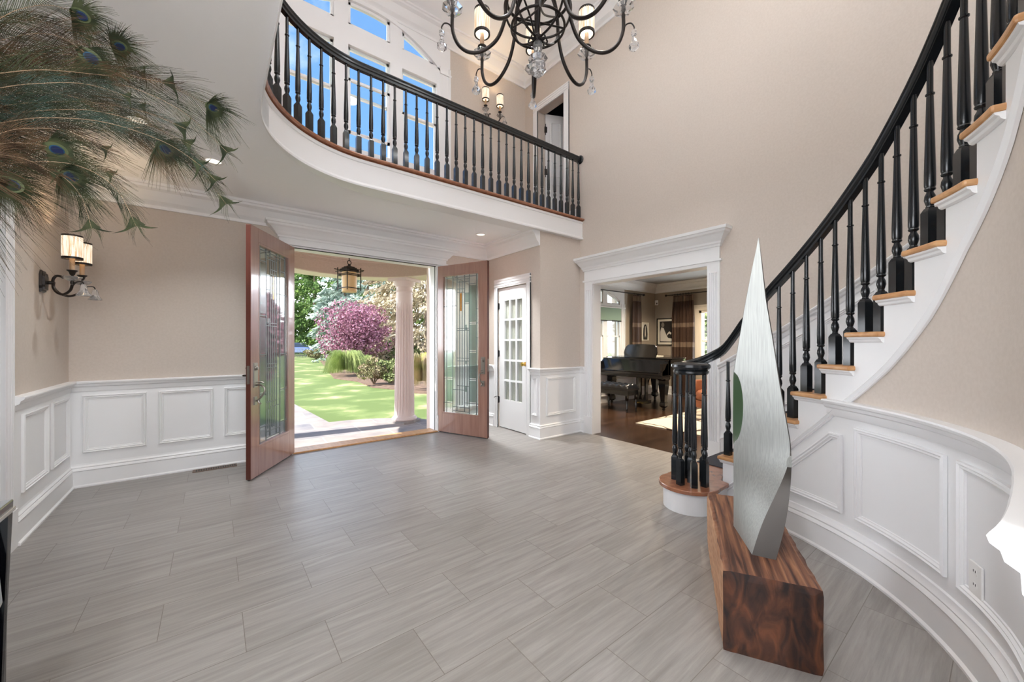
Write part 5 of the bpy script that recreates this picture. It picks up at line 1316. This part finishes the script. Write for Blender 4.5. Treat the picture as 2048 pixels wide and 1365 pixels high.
# ---- grand piano: local +x away from the player, +y toward the bass end
pn = thing('grand_piano', 'black grand piano with music desk on dark oak boards', 'piano', (6.40, 4.60, 0), world=False)
def outl(k=0.0):
    """plan outline of the case"""
    return [(0.0, -0.75 + k), (0.0, 0.75 - k)] + [(x, 0.75 - k) for x in (0.5, 1.0, 1.35)] + arc2(1.42, 0.42, 0.33 - k, 80, -40, 10) + [(1.50, 0.02), (1.30, -0.20), (1.10, -0.38), (0.95, -0.52), (0.78, -0.66), (0.55, -0.745 + k), (0.3, -0.75 + k)]
def shift(P, dx): return [(x + dx, y) for x, y in P]
mb = MB(); mb.prism(shift(outl(), 0.22), 0.66, 0.97)
mb.prism([(0.02, -0.75), (0.22, -0.75), (0.22, -0.70), (0.02, -0.70)], 0.66, 0.90); mb.prism([(0.02, 0.70), (0.22, 0.70), (0.22, 0.75), (0.02, 0.75)], 0.66, 0.90)
mb.prism([(-0.0, -0.75), (0.25, -0.75), (0.25, 0.75), (-0.0, 0.75)], 0.62, 0.675)
for s in (-1, 1): # curved arms
    mb.rings([[(x, y, z) for x, z in ((0.0, 0.68), (0.0, 0.745), (0.05, 0.77), (0.10, 0.80), (0.14, 0.86), (0.20, 0.93), (0.26, 0.97), (0.30, 0.97), (0.30, 0.68))] for y in (s * 0.75, s * 0.69)])
mb.build('case', M['black'], pn, bevel=0.004)
mb = MB(); mb.prism([(0.02, -0.69), (0.06, -0.69), (0.06, 0.69), (0.02, 0.69)], 0.675, 0.715); mb.build('key_slip', M['black'], pn, bevel=0.003)
mb = MB(); mb.rings([[(x, y, z) for x, z in ((0.055, 0.72), (0.06, 0.735), (0.20, 0.93), (0.23, 0.965), (0.26, 0.965), (0.26, 0.72))] for y in (-0.69, 0.69)]); mb.build('fallboard', M['black'], pn, bevel=0.004)
mb = MB(); mb.prism(shift([(x * 1.01 - 0.005, y * 1.015) for x, y in outl()], 0.55)[:0] + [(0.72, -0.76), (0.72, 0.765), (1.58, 0.765)] + shift(arc2(1.42, 0.42, 0.345, 80, -40, 10), 0.22) + [(1.72, 0.01), (1.52, -0.21), (1.32, -0.39), (1.17, -0.53), (1.0, -0.67), (0.8, -0.755)], 0.975, 0.995)
mb.build('lid', M['black'], pn, bevel=0.004)
mb = MB(); mb.prism([(0.34, -0.755), (0.72, -0.755), (0.72, 0.765), (0.34, 0.765)], 0.975, 0.99); mb.build('front_lid', M['black'], pn, bevel=0.004)
mb = MB(); P = [(-0.36, 0), (0.36, 0), (0.385, 0.10), (0.36, 0.22), (0.30, 0.27), (0.0, 0.285), (-0.30, 0.27), (-0.36, 0.22), (-0.385, 0.10)]
mb.rings([[(0.42 + 0.22 * z, y, 0.99 + z * 0.95) for y, z in P], [(0.445 + 0.22 * z, y, 0.99 + z * 0.95) for y, z in P]]); mb.build('music_desk', M['black'], pn, bevel=0.003)
for x, y in ((0.32, -0.60), (0.32, 0.60), (1.55, 0.35)):
    mb = MB()
    def sq(h, z): return [(x - h, y - h, z), (x + h, y - h, z), (x + h, y + h, z), (x - h, y + h, z)]
    mb.rings([sq(0.085, 0.665), sq(0.085, 0.60), sq(0.066, 0.57), sq(0.070, 0.50), sq(0.042, 0.17), sq(0.055, 0.155), sq(0.058, 0.09), sq(0.040, 0.075), sq(0.035, 0.06)])
    lg = mb.build('leg', M['black'], pn, bevel=0.003)
    mb = MB(); mb.tube([(x, y - 0.018, 0.028), (x, y + 0.018, 0.028)], 0.027, 12); mb.box(x - 0.012, x + 0.012, y - 0.012, y + 0.012, 0.03, 0.065); mb.build('caster', M['bronze'], lg, smooth=False)
mb = MB(); mb.box(0.50, 0.58, -0.10, -0.07, 0.12, 0.66); mb.box(0.50, 0.58, 0.07, 0.10, 0.12, 0.66); mb.box(0.48, 0.60, -0.16, 0.16, 0.06, 0.13); mb.tube([(0.60, 0.02, 0.10), (0.85, 0.02, 0.62)], 0.012, 8); mb.build('pedal_lyre', M['black'], pn)
for y in (-0.08, 0, 0.08):
    mb = MB(); mb.box(0.38, 0.50, y - 0.018, y + 0.018, 0.065, 0.08); mb.build('pedal', M['brass'], pn, bevel=0.004)
mb = MB(); mb.box(0.9, 1.15, -0.1, 0.18, 0.996, 1.01); bk = mb.build('sheet_book', M['mat'], None); bk.location = (6.40, 4.60, 0); tag(bk, 'cream book of sheet music lying on the piano lid', 'book')

# ---- tufted bench
bn = thing('piano_bench', 'tufted black leather piano bench in front of the keyboard', 'bench', (6.14, 4.62, 0), world=False)
mb = MB(); NXX, NYY = 20, 44; vs = []; fs = []
for i in range(NXX + 1):
    for j in range(NYY + 1):
        x = -0.18 + 0.36 * i / NXX; y = -0.36 + 0.72 * j / NYY
        ed = min(1, min(i, NXX - i) / 2.5) ** 0.5 * min(1, min(j, NYY - j) / 2.5) ** 0.5
        tf = abs(cos(pi * (x / 0.12))) * abs(cos(pi * y / 0.144)); vs.append((x, y, 0.44 + ed * 0.055 + 0.03 * (1 - (1 - abs(sin(pi * x / 0.12))) * 0.6) * abs(sin(pi * (y + 0.36) / 0.144)) * ed))
for i in range(NXX):
    for j in range(NYY): w = NYY + 1; fs.append((i * w + j, i * w + j + 1, (i + 1) * w + j + 1, (i + 1) * w + j))
mb.add(vs, fs); mb.box(-0.18, 0.18, -0.36, 0.36, 0.40, 0.442); mb.build('seat', M['leather'], bn, smooth=True)
mb = MB(); mb.box(-0.165, 0.165, -0.345, 0.345, 0.31, 0.40); mb.build('apron', M['black'], bn, bevel=0.004)
for x in (-0.14, 0.14):
    for y in (-0.315, 0.315):
        mb = MB(); mb.lathe([(0.0, 0.0), (0.012, 0.0), (0.016, 0.02), (0.011, 0.035), (0.022, 0.05), (0.016, 0.06), (0.028, 0.20), (0.024, 0.215), (0.030, 0.225), (0.030, 0.32), (0, 0.32)], 14, (x, y, 0)); mb.build('leg', M['black'], bn, smooth=True)

# ---- rug with branching dark lines
m = mat('cream_wool_rug', (0.62, 0.55, 0.46), 0.95); n, l = m.node_tree.nodes, m.node_tree.links
t = n.new('ShaderNodeTexCoord'); vo_ = n.new('ShaderNodeTexVoronoi'); vo_.feature = 'DISTANCE_TO_EDGE'; vo_.inputs['Scale'].default_value = 1.6
nn = n.new('ShaderNodeTexNoise'); nn.inputs['Scale'].default_value = 1.8; mx = n.new('ShaderNodeMix'); mx.data_type = 'VECTOR'; mx.inputs[0].default_value = 0.35
l.new(t.outputs['Object'], nn.inputs['Vector']); l.new(t.outputs['Object'], mx.inputs[4]); l.new(nn.outputs['Color'], mx.inputs[5]); l.new(mx.outputs[1], vo_.inputs['Vector'])
rp = n.new('ShaderNodeValToRGB'); rp.color_ramp.elements[0].position = 0.012; rp.color_ramp.elements[0].color = (0.04, 0.025, 0.02, 1); rp.color_ramp.elements[1].position = 0.02; rp.color_ramp.elements[1].color = (0.62, 0.55, 0.46, 1)
l.new(vo_.outputs['Distance'], rp.inputs[0]); l.new(rp.outputs[0], n['Principled BSDF'].inputs['Base Color'])
mb = MB(); mb.box(5.31, 7.9, 0.9, 3.65, 0.0, 0.012); rug = mb.build('rug', m, None, bevel=0.004); tag(rug, 'cream rug with thin dark branching lines on the piano room floor', 'rug')

# ---- armchair seen between the balusters
ac = thing('armchair', 'brown leather armchair on the rug behind the stair volute', 'armchair', (6.9, 2.95, 0.012), rad(160))
def cushion(mb, x0, x1, y0, y1, z0, z1, r=0.05):
    n = 6; rs = []
    for k in range(n + 1):
        a = -pi / 2 + pi * k / n; z = (z0 + z1) / 2 + (z1 - z0) / 2 * sin(a); i = r * (1 - cos(a)); rs.append([(x0 + i, y0 + i, z), (x1 - i, y0 + i, z), (x1 - i, y1 - i, z), (x0 + i, y1 - i, z)])
    mb.rings(rs)
mb = MB(); cushion(mb, -0.36, 0.38, -0.31, 0.31, 0.26, 0.46); mb.build('seat', M['browncloth'], ac, smooth=True, bevel=0.03)
mb = MB(); mb.M = Matrix.Translation((-0.36, 0, 0.30)) @ Matrix.Rotation(rad(-10), 4, 'Y'); cushion(mb, -0.09, 0.09, -0.36, 0.36, 0.0, 0.62); mb.build('backrest', M['browncloth'], ac, smooth=True, bevel=0.04)
for s in (-1, 1):
    mb = MB(); cushion(mb, -0.40, 0.36, min(s * 0.31, s * 0.43), max(s * 0.31, s * 0.43), 0.14, 0.62); mb.build('armrest', M['browncloth'], ac, smooth=True, bevel=0.03)
for x in (-0.34, 0.32):
    for y in (-0.36, 0.36):
        mb = MB(); mb.lathe([(0.0, 0), (0.016, 0), (0.024, 0.16), (0, 0.16)], 10, (x, y, 0)); mb.build('leg', M['bronze'], ac)
mb = MB(); mb.box(-0.38, 0.36, -0.33, 0.33, 0.15, 0.27); mb.build('seat_frame', M['browncloth'], ac)

# ================================================================== PORCH AND GARDEN
PCX, PCY = 1.64, 5.60
half = lambda r, a0=180, a1=0, n=40: arc2(PCX, PCY, r, a0, a1, n)
mb = MB(); mb.prism([(PCX - 1.66, 5.285)] + half(1.66) + [(PCX + 1.66, 5.285)], -0.19, -0.10)
mb.prism([(-1.2, 7.05), (1.60, 7.15), (1.42, 10.4), (1.1, 14.2), (0.2, 18.5), (-1.4, 18.5), (-0.6, 14.0), (-0.35, 10.4), (-0.8, 8.6)], -0.19, -0.101)
struct(mb.build('floor.003', M['slate']), 'bluestone porch floor and garden walk')
mb = MB(); g = []
for i in range(31):
    for j in range(31):
        x = -60 + 130 * i / 30; y = 5.3 + 85 * j / 30; g.append((x, y, -0.205 + 0.0 * x))
mb.add(g, [(i * 31 + j, i * 31 + j + 1, (i + 1) * 31 + j + 1, (i + 1) * 31 + j) for i in range(30) for j in range(30)])
lawn = struct(mb.build('floor.004', M['grass']), 'mown green lawn with dry patches')
mb = MB(); mb.box(-40, 45, -45, -3.42, -0.35, -0.2); mb.box(-40, -1.16, -3.42, 3.0, -0.35, -0.2); struct(mb.build('floor.006', mat('pale_bounce_ground', (0.74, 0.72, 0.69), 0.8)), 'unseen pale ground added to bounce daylight into the hall')  # pale ground outside the unseen windows, added to reflect daylight indoors
# front of the house
mb = MB(); mb.box(-9, 0.73, 5.285, 5.40, -0.2, 2.75); mb.box(2.55, 4.36, 5.285, 5.40, -0.2, 2.75)
mb.box(4.36, 5.5, 5.765, 5.85, -0.2, 3.1); mb.box(7.56, 9.3, 5.765, 5.85, -0.2, 3.1)
struct(mb.build('wall_outside', M['pink']))
# porch beam and ceiling
mb = MB(); moldp(mb, [(PCX - 1.55, 5.41, 0)] + [(x, y, 0) for x, y in half(1.55)] + [(PCX + 1.55, 5.41, 0)],
                 [(0, 2.42), (0, 2.74), (0.08, 2.78), (0.08, 2.84), (-0.36, 2.84), (-0.43, 2.70), (-0.40, 2.675), (-0.40, 2.655), (-0.36, 2.645), (-0.36, 2.60), (-0.352, 2.595), (-0.352, 2.42)], side=1)
struct(mb.build('trim_18', M['pink'], smooth=True), 'curved porch beam')
mb = MB(); moldp(mb, [(PCX - 1.55, 5.41, 0)] + [(x, y, 0) for x, y in half(1.55)] + [(PCX + 1.55, 5.41, 0)], [(-0.36, 2.405), (-0.36, 2.4195), (0.01, 2.4195), (0.01, 2.405)], side=1)
struct(mb.build('trim_19', M['cream'], smooth=True), 'cream soffit band of the porch beam')
mb = MB(); mb.prism([(PCX - 1.54, 5.401)] + half(1.54) + [(PCX + 1.54, 5.401)], 2.845, 2.95); mb.prism([(PCX - 1.2, 5.401)] + half(1.2) + [(PCX + 1.2, 5.401)], 2.70, 2.72)
struct(mb.build('ceiling.003', M['pink']), 'porch ceiling')
def column(x, y, label):
    t = thing('porch_column', label, 'column', (x, y, -0.10), group=None)
    mb = MB(); r = random.Random(int(x * 100)); P = []
    for k in range(28):
        a = 2 * pi * k / 28; q = 0.235 / max(abs(cos(a)), abs(sin(a))); q = min(q, 0.275) + r.uniform(-0.010, 0.010); P.append((q * cos(a), q * sin(a)))
    mb.prism(P, 0.0, 0.035); pl_ = mb.build('stone_plinth', M['slate'], t)
    pl_.rotation_euler = (0, 0, rad(28))
    mb = MB(); mb.lathe([(0.0, 0.035), (0.205, 0.035), (0.218, 0.055), (0.212, 0.078), (0.19, 0.088), (0.19, 0.098), (0.176, 0.11), (0.0, 0.11)], 40); mb.build('base', M['colpaint'], t, smooth=True)
    mb = MB(); n = 20 * 6; rs = []
    for f in np.linspace(0, 1, 12):
        R = 0.170 - 0.032 * f ** 1.6; z = 0.11 + (2.09 - 0.11) * f; ring = []
        for k in range(n):
            a = 2 * pi * k / n; ph = (k % 6) / 6; dp = 0.0 if ph < 0.17 else 0.026 * sin(pi * (ph - 0.17) / 0.83)
            if f == 0 or f == 1: dp = 0
            ring.append(((R - dp) * cos(a), (R - dp) * sin(a), z))
        rs.append(ring)
    mb.rings(rs); mb.build('fluted_shaft', M['colpaint'], t, smooth=False)
    mb = MB(); mb.lathe([(0.0, 2.09), (0.139, 2.09), (0.136, 2.27), (0.152, 2.278), (0.152, 2.292), (0.138, 2.30), (0.136, 2.36), (0.16, 2.385), (0.185, 2.43), (0.192, 2.452), (0.0, 2.452)], 40); mb.box(-0.20, 0.20, -0.20, 0.20, 2.452, 2.503); cp = mb.build('capital', M['colpaint'], t, smooth=True); cp.rotation_euler = (0, 0, rad(30))
column(2.66, 6.53, 'fluted porch column standing right of the walk'); column(0.62, 6.53, 'fluted porch column behind the left door leaf')
# hanging lantern
ln = thing('porch_lantern', 'square craftsman style porch lantern with amber glass hanging from a chain', 'lantern', (1.58, 5.95, 2.03), world=False)
mb = MB(); mb.lathe([(0.0, 0.0), (0.100, 0.0), (0.104, 0.01), (0.104, 0.29), (0.0, 0.29)], 28); mb.build('amber_cylinder', M['lantern'], ln, smooth=True)
mb = MB()
for z0, z1, r in ((0.295, 0.34, 0.095), (0.34, 0.36, 0.075), (0.36, 0.375, 0.055)):
    mb.prism([(r, r), (-r, r), (-r, -r), (r, -r)], z0, z1)
mb.lathe([(0.0, 0.375), (0.02, 0.375), (0.02, 0.41), (0, 0.41)], 12); mb.build('cap', M['bronze'], ln, bevel=0.003)
mb = MB(); a = 0.112
for x in (-a, a):
    for y in (-a, a): mb.box(x - 0.005, x + 0.005, y - 0.005, y + 0.005, 0.02, 0.36)
for z in (0.05, 0.235, 0.255):
    for s in (-a, a): mb.box(-a, a, s - 0.004, s + 0.004, z, z + 0.010); mb.box(s - 0.004, s + 0.004, -a, a, z, z + 0.010)
for s in (-a, a): mb.box(-0.165, 0.165, s - 0.006, s + 0.006, 0.325, 0.335); mb.box(s - 0.006, s + 0.006, -0.165, 0.165, 0.30, 0.31)
mb.build('cage', M['bronze'], ln)
mb = MB(); mb.tube([(0.03 * cos(t), 0, 0.435 + 0.03 * sin(t)) for t in [2 * pi * q / 16 for q in range(17)]], 0.006, 8)
z = 0.455; i = 0
while z < 0.665: mb.tube([((0.012 * cos(t)) if i % 2 else 0, 0 if i % 2 else 0.012 * cos(t), z + 0.02 + 0.02 * sin(t)) for t in [2 * pi * q / 10 for q in range(11)]], 0.003, 5); z += 0.032; i += 1
mb.build('chain', M['bronze'], ln)
ln.rotation_euler = (0, 0, rad(20))

# ---- planting
def leaf_mesh(name, P, size, m_, parent, rngs, elong=1.8, up=0.0, droop=None):
    """one mesh of small pointed leaves at points P (n,3)"""
    n = len(P); r = np.random.default_rng(rngs)
    d = r.normal(size=(n, 3)); d[:, 2] += up
    if droop is not None: d = d * 0.45 + droop
    d /= np.linalg.norm(d, axis=1)[:, None] + 1e-9
    e = np.cross(d, r.normal(size=(n, 3))); e /= np.linalg.norm(e, axis=1)[:, None] + 1e-9
    s = size * r.uniform(0.6, 1.4, size=(n, 1)); a = P - d * s * elong / 2; b = P + d * s * elong / 2
    v = np.stack([a, P + e * s * 0.5, b, P - e * s * 0.5], axis=1).reshape(-1, 3)
    me = bpy.data.meshes.new(name); me.vertices.add(4 * n); me.vertices.foreach_set('co', v.astype(np.float32).ravel())
    me.loops.add(4 * n); me.loops.foreach_set('vertex_index', np.arange(4 * n, dtype=np.int32)); me.polygons.add(n)
    me.polygons.foreach_set('loop_start', np.arange(0, 4 * n, 4, dtype=np.int32)); me.update(calc_edges=True)
    me.materials.append(m_); o = bpy.data.objects.new(name, me); COL.objects.link(o)
    if parent is not None: attach(o, parent)
    return o
def gpos(u, d): q = (u - 1024) / FPX * d; return (d * F2[0] + q * R2[0], d * F2[1] + q * R2[1])
L_ = {}
L_['hem'] = leafmat('hemlock_green', (0.05, 0.10, 0.025), (0.20, 0.30, 0.07), (0.09, 0.16, 0.04), 0.9)
L_['spr'] = leafmat('blue_spruce', (0.16, 0.22, 0.19), (0.46, 0.54, 0.48), (0.27, 0.34, 0.28), 0.8)
L_['pinkspr'] = leafmat('pale_sunlit_conifer', (0.22, 0.18, 0.13), (0.60, 0.52, 0.42), (0.40, 0.34, 0.22), 0.7)  # pale pinkish sunlight put into the leaf colour
L_['plum'] = leafmat('purple_plum_leaves', (0.15, 0.05, 0.085), (0.52, 0.30, 0.38), (0.30, 0.13, 0.19), 6.0)
L_['shrub'] = leafmat('shrub_green', (0.08, 0.12, 0.04), (0.30, 0.34, 0.15), None, 3)
L_['dkshrub'] = leafmat('dark_laurel', (0.03, 0.06, 0.02), (0.10, 0.17, 0.05), None, 3)
L_['rose'] = leafmat('reddish_shrub', (0.16, 0.12, 0.07), (0.46, 0.32, 0.25), (0.24, 0.24, 0.11), 2.5)
L_['gold'] = leafmat('golden_spirea', (0.45, 0.45, 0.06), (0.75, 0.72, 0.16), None, 3)
L_['blade'] = leafmat('ornamental_grass', (0.16, 0.24, 0.06), (0.50, 0.56, 0.24), None, 3)
L_['blade2'] = leafmat('pinkish_ornamental_grass', (0.25, 0.26, 0.09), (0.62, 0.48, 0.35), None, 3)
def conifer(x, y, h, r, m_, label, seed, n=9000, size=0.22, grp=None, name='conifer'):
    t = thing(name, label, 'tree', (x, y, -0.2), group=grp, world=True); R_ = np.random.default_rng(seed)
    mb = MB(); mb.lathe([(0.0, -0.2), (0.22, -0.2), (0.16, h * 0.3), (0.03, h * 0.95), (0, h * 0.97)], 8, (x, y, 0)); mb.build('trunk', M['bark'], t)
    # branches: whorls that droop; foliage hangs along each branch
    nb = 150; hz_ = R_.uniform(0.01, 0.97, nb) ** 1.1; az = R_.uniform(0, 2 * pi, nb); per = n // nb; P = []; D = []
    for k in range(nb):
        L = r * (1 - hz_[k]) ** 0.8 * R_.uniform(0.8, 1.1) + 0.3; s = R_.uniform(0.15, 1, per) ** 0.7
        bx = np.stack([x + cos(az[k]) * L * s, y + sin(az[k]) * L * s, h * hz_[k] + 0.12 * L * s - 0.28 * L * s * s], 1)
        w = 0.22 * L * (1.15 - s)[:, None]; bx += R_.normal(size=bx.shape) * w * np.array([0.8, 0.8, 0.35]); P.append(bx)
        D.append(np.tile([cos(az[k]) * .9, sin(az[k]) * .9, -0.55], (per, 1)))
    leaf_mesh('foliage', np.concatenate(P), size, m_, t, seed + 1, 2.6, droop=np.concatenate(D)); return t
def bushy(x, y, z0, w, dpt, h, m_, label, seed, n=2500, size=0.06, cat_='shrub', name='shrub', trunk=0.0, grp=None, sph=0.35, k=14):
    t = thing(name, label, cat_, (x, y, -0.2), group=grp, world=True); R_ = np.random.default_rng(seed)
    c = R_.normal(size=(k, 3)); c /= np.linalg.norm(c, axis=1)[:, None]; c *= R_.uniform(0.2, 0.82, (k, 1)); q = R_.integers(0, k, n)
    p = R_.normal(size=(n, 3)); p /= np.linalg.norm(p, axis=1)[:, None]; p *= R_.uniform(0.5, 1, (n, 1)) ** 0.5 * sph; p = c[q] + p
    P = np.stack([x + p[:, 0] * w / 2, y + p[:, 1] * dpt / 2, z0 + h / 2 + p[:, 2] * h / 2], 1); P[:, 2] = np.maximum(P[:, 2], -0.18)
    leaf_mesh('foliage', P, size, m_, t, seed + 1)
    mb = MB()
    if trunk:
        mb.tube([(x, y, -0.2), (x + 0.03, y, z0 * 0.6), (x, y, z0 + h * 0.3)], [0.09, 0.07, 0.04], 8)
    for i in range(7):
        a = 2 * pi * i / 7; b0 = (x, y, z0 * 0.6 if trunk else -0.2); mb.tube([b0, (x + cos(a) * w * 0.13, y + sin(a) * w * 0.13, z0 + h * 0.35), (x + cos(a) * w * 0.30, y + sin(a) * w * 0.30, z0 + h * 0.75)], [0.035 if trunk else 0.015, 0.02, 0.006], 6)
    mb.build('stems', M['bark'], t); return t
def tuft(x, y, w, h, m_, label, seed, n=700, width=0.012):
    t = thing('ornamental_grass', label, 'grass clump', (x, y, -0.2), world=True, group=None); r = random.Random(seed); mb = MB()
    for i in range(n):
        a = r.uniform(0, 2 * pi); L = h * r.uniform(0.8, 1.25); sp = w * 0.42 * r.uniform(0.3, 1.0); rr = w * r.uniform(0, 0.22)
        P = [Vector((x + cos(a) * (rr + sp * s ** 1.05), y + sin(a) * (rr + sp * s ** 1.05), -0.2 + L * (sin((0.12 + s * 0.82) * pi)) )) for s in (0, .25, .5, .75, 1)]
        ribbon(mb, P, width, Vector((sin(a), -cos(a), 0.3)))
    mb.build('blades', m_, t); return t
def at_g(u, v): p = at(u, v, -0.2); return p.x, p.y
# conifers behind
G1, G2 = 'tall hemlocks at the back of the lawn', 'pale conifers right of the plum tree'
for i, (u, d, h, r, k, lb) in enumerate([(575, 58, 17, 5.2, 'hem', 'dark green hemlock behind the parked car'), (628, 55, 16, 5.6, 'hem', 'sunlit green hemlock left of the porch lantern'), (520, 54, 16, 5.5, 'hem', 'dark green hemlock seen through the left door glass'),
    (688, 38, 12.5, 3.6, 'spr', 'silver blue spruce directly behind the porch lantern'), (735, 30, 11, 3.6, 'spr', 'blue spruce rising above the purple plum tree'), (602, 68, 17, 7, 'hem', 'farthest hemlock at the left of the garden'),
    (795, 24, 9.5, 3.4, 'pinkspr', 'pale straw coloured conifer behind the porch column'), (855, 21, 9, 3.2, 'pinkspr', 'pale pinkish conifer between the column and the right door leaf'), (930, 23, 9.5, 3.4, 'hem', 'green conifer hidden mostly by the right door leaf'), (700, 52, 14, 6, 'hem', 'far green hemlock between the two blue spruces'), (770, 40, 13, 5, 'hem', 'far green hemlock behind the pale conifers'), (470, 50, 15, 5, 'hem', 'leftmost hemlock beyond the walk')]):
    x, y = gpos(u, d); conifer(x, y, h, r, L_[k], lb, 40 + i, n=16000, size=0.17 if d > 32 else 0.095, grp=None)
x, y = gpos(718, 19.5)
pt = bushy(x, y, 0.25, 3.7, 3.4, 3.5, L_['plum'], 'purple-leaved plum tree in the middle of the garden bed', 71, n=13000, size=0.062, cat_='tree', name='plum_tree', trunk=1, sph=0.40, k=34)
for i, (u, v, w, h, k, sz, lb) in enumerate([
    (748, 770, 1.5, 0.85, 'rose', 0.05, 'reddish low shrub in front of the plum tree'), (785, 770, 1.3, 0.9, 'shrub', 0.05, 'green and cream shrub left of the column'),
    (782, 738, 2.2, 1.7, 'dkshrub', 0.07, 'dark green laurel shrub below the plum tree'), (812, 742, 1.8, 1.4, 'shrub', 0.06, 'loose pale green shrub behind the column'), (846, 752, 1.5, 1.05, 'gold', 0.05, 'golden yellow spirea right of the column'),
    (838, 735, 1.5, 1.3, 'shrub', 0.06, 'green shrub behind the golden spirea'), (632, 719, 2.6, 0.9, 'rose', 0.09, 'low reddish shrub in front of the black fence'), (662, 722, 2.2, 0.9, 'shrub', 0.09, 'pale green shrub at the right end of the black fence'), (690, 724, 2.0, 1.2, 'rose', 0.08, 'reddish shrub behind the ornamental grass'), (730, 735, 1.6, 1.0, 'rose', 0.06, 'reddish shrub at the foot of the plum tree')]):
    x, y = at_g(u, v); bushy(x, y, -0.15, w, w * 0.9, h, L_[k], lb, 90 + i, n=2600, size=sz)
x, y = at_g(692, 753); tuft(x, y, 1.7, 0.95, L_['blade'], 'broad clump of green ornamental grass left of the reddish shrub', 5, 1100, 0.022)
x, y = at_g(722, 748); tuft(x, y, 1.3, 0.75, L_['blade'], 'second green ornamental grass clump behind the first', 6, 700, 0.02)
x, y = at_g(845, 781); tuft(x, y, 0.9, 0.95, L_['blade2'], 'pinkish ornamental grass clump right of the column', 8, 800, 0.014)
bushy(7.2, 8.6, 0.2, 2.6, 2.2, 3.0, L_['plum'], 'purple-leaved shrub outside the piano room window', 130, n=6000, size=0.07, name='purple_shrub')
for i, (x, y) in enumerate(((12.0, 5.2), (12.4, 3.0), (13.5, 4.2))): bushy(x, y, 0.2, 2.6, 2.6, 3.2, L_['shrub'], ('tall green shrub outside the right piano room window', 'green shrub further right outside the piano room', 'green shrub furthest from the right piano room window')[i], 140 + i, n=4500, size=0.09, name='tall_shrub')
# mulch bed
mb = MB(); P = [at_g(u, v) for u, v in ((640, 722), (668, 758), (715, 764), (745, 776), (790, 780), (830, 787), (900, 790), (980, 765), (900, 728), (760, 722))]
mb.prism([(p[0], p[1]) for p in P], -0.204, -0.185); struct(mb.build('floor.005', M['soil']), 'mulched planting bed')
# fence and parked car
fn = thing('garden_fence', 'low black picket fence at the far side of the lawn', 'fence', (*gpos(600, 39), -0.2), world=True)
a = Vector((*gpos(540, 40), 0)); b = Vector((*gpos(672, 38), 0)); d = b - a; Lf = d.length; d.normalize(); sd = Vector((-d.y, d.x, 0))
def fbar(s0, s1, z0, z1, w, nm):
    mb = MB(); mb.rings([[a + d * s + sd * o + Vector((0, 0, z)) for s, o in ((s0, -w), (s0, w), (s1, w), (s1, -w))] for z in (z0, z1)]); return mb.build(nm, M['fence'], fn)
for z in (0.0, 0.62): fbar(0, Lf, z, z + 0.04, 0.02, 'rail')
n = int(Lf / 0.14); n = min(n, 98)
for i in range(n): fbar(Lf * i / n, Lf * i / n + 0.03, -0.2, 0.75, 0.012, 'picket')
cx, cy = gpos(598, 44); car = thing('car', 'silver blue parked car beyond the black fence', 'car', (cx, cy, -0.2), YAW * -1 + rad(8))
mb = MB(); prof = [(-2.2, 0.35), (-2.25, 0.7), (-2.0, 0.92), (-1.1, 0.98), (1.0, 0.98), (2.0, 0.86), (2.25, 0.65), (2.25, 0.35)]
mb.rings([[(x, y, z) for x, z in prof] for y in (-0.88, -0.80, 0.80, 0.88)]); mb.build('body', M['carpaint'], car, bevel=0.08)
mb = MB(); prof = [(-1.55, 0.96), (-0.95, 1.40), (0.25, 1.44), (1.05, 0.97)]; mb.rings([[(x, y * (1 if z < 1.1 else 0.84), z) for x, z in prof] for y in (-0.78, 0.78)]); mb.build('windows', M['carglass'], car)
mb = MB(); mb.rings([[(x, y, z) for x, z in ((-0.98, 1.405), (0.28, 1.445), (0.25, 1.475), (-0.9, 1.44))] for y in (-0.66, 0.66)]); mb.build('roof', M['carpaint'], car, bevel=0.01)
for x in (-1.4, 1.4):
    for s in (-1, 1):
        mb = MB(); mb.M = Matrix.Translation((x, s * 0.82, 0.33)) @ Matrix.Rotation(pi / 2, 4, 'X'); mb.lathe([(0, -0.1), (0.22, -0.1), (0.33, -0.08), (0.33, 0.08), (0.22, 0.1), (0, 0.1)], 24); mb.build('wheel', M['rubber'], car, smooth=True)
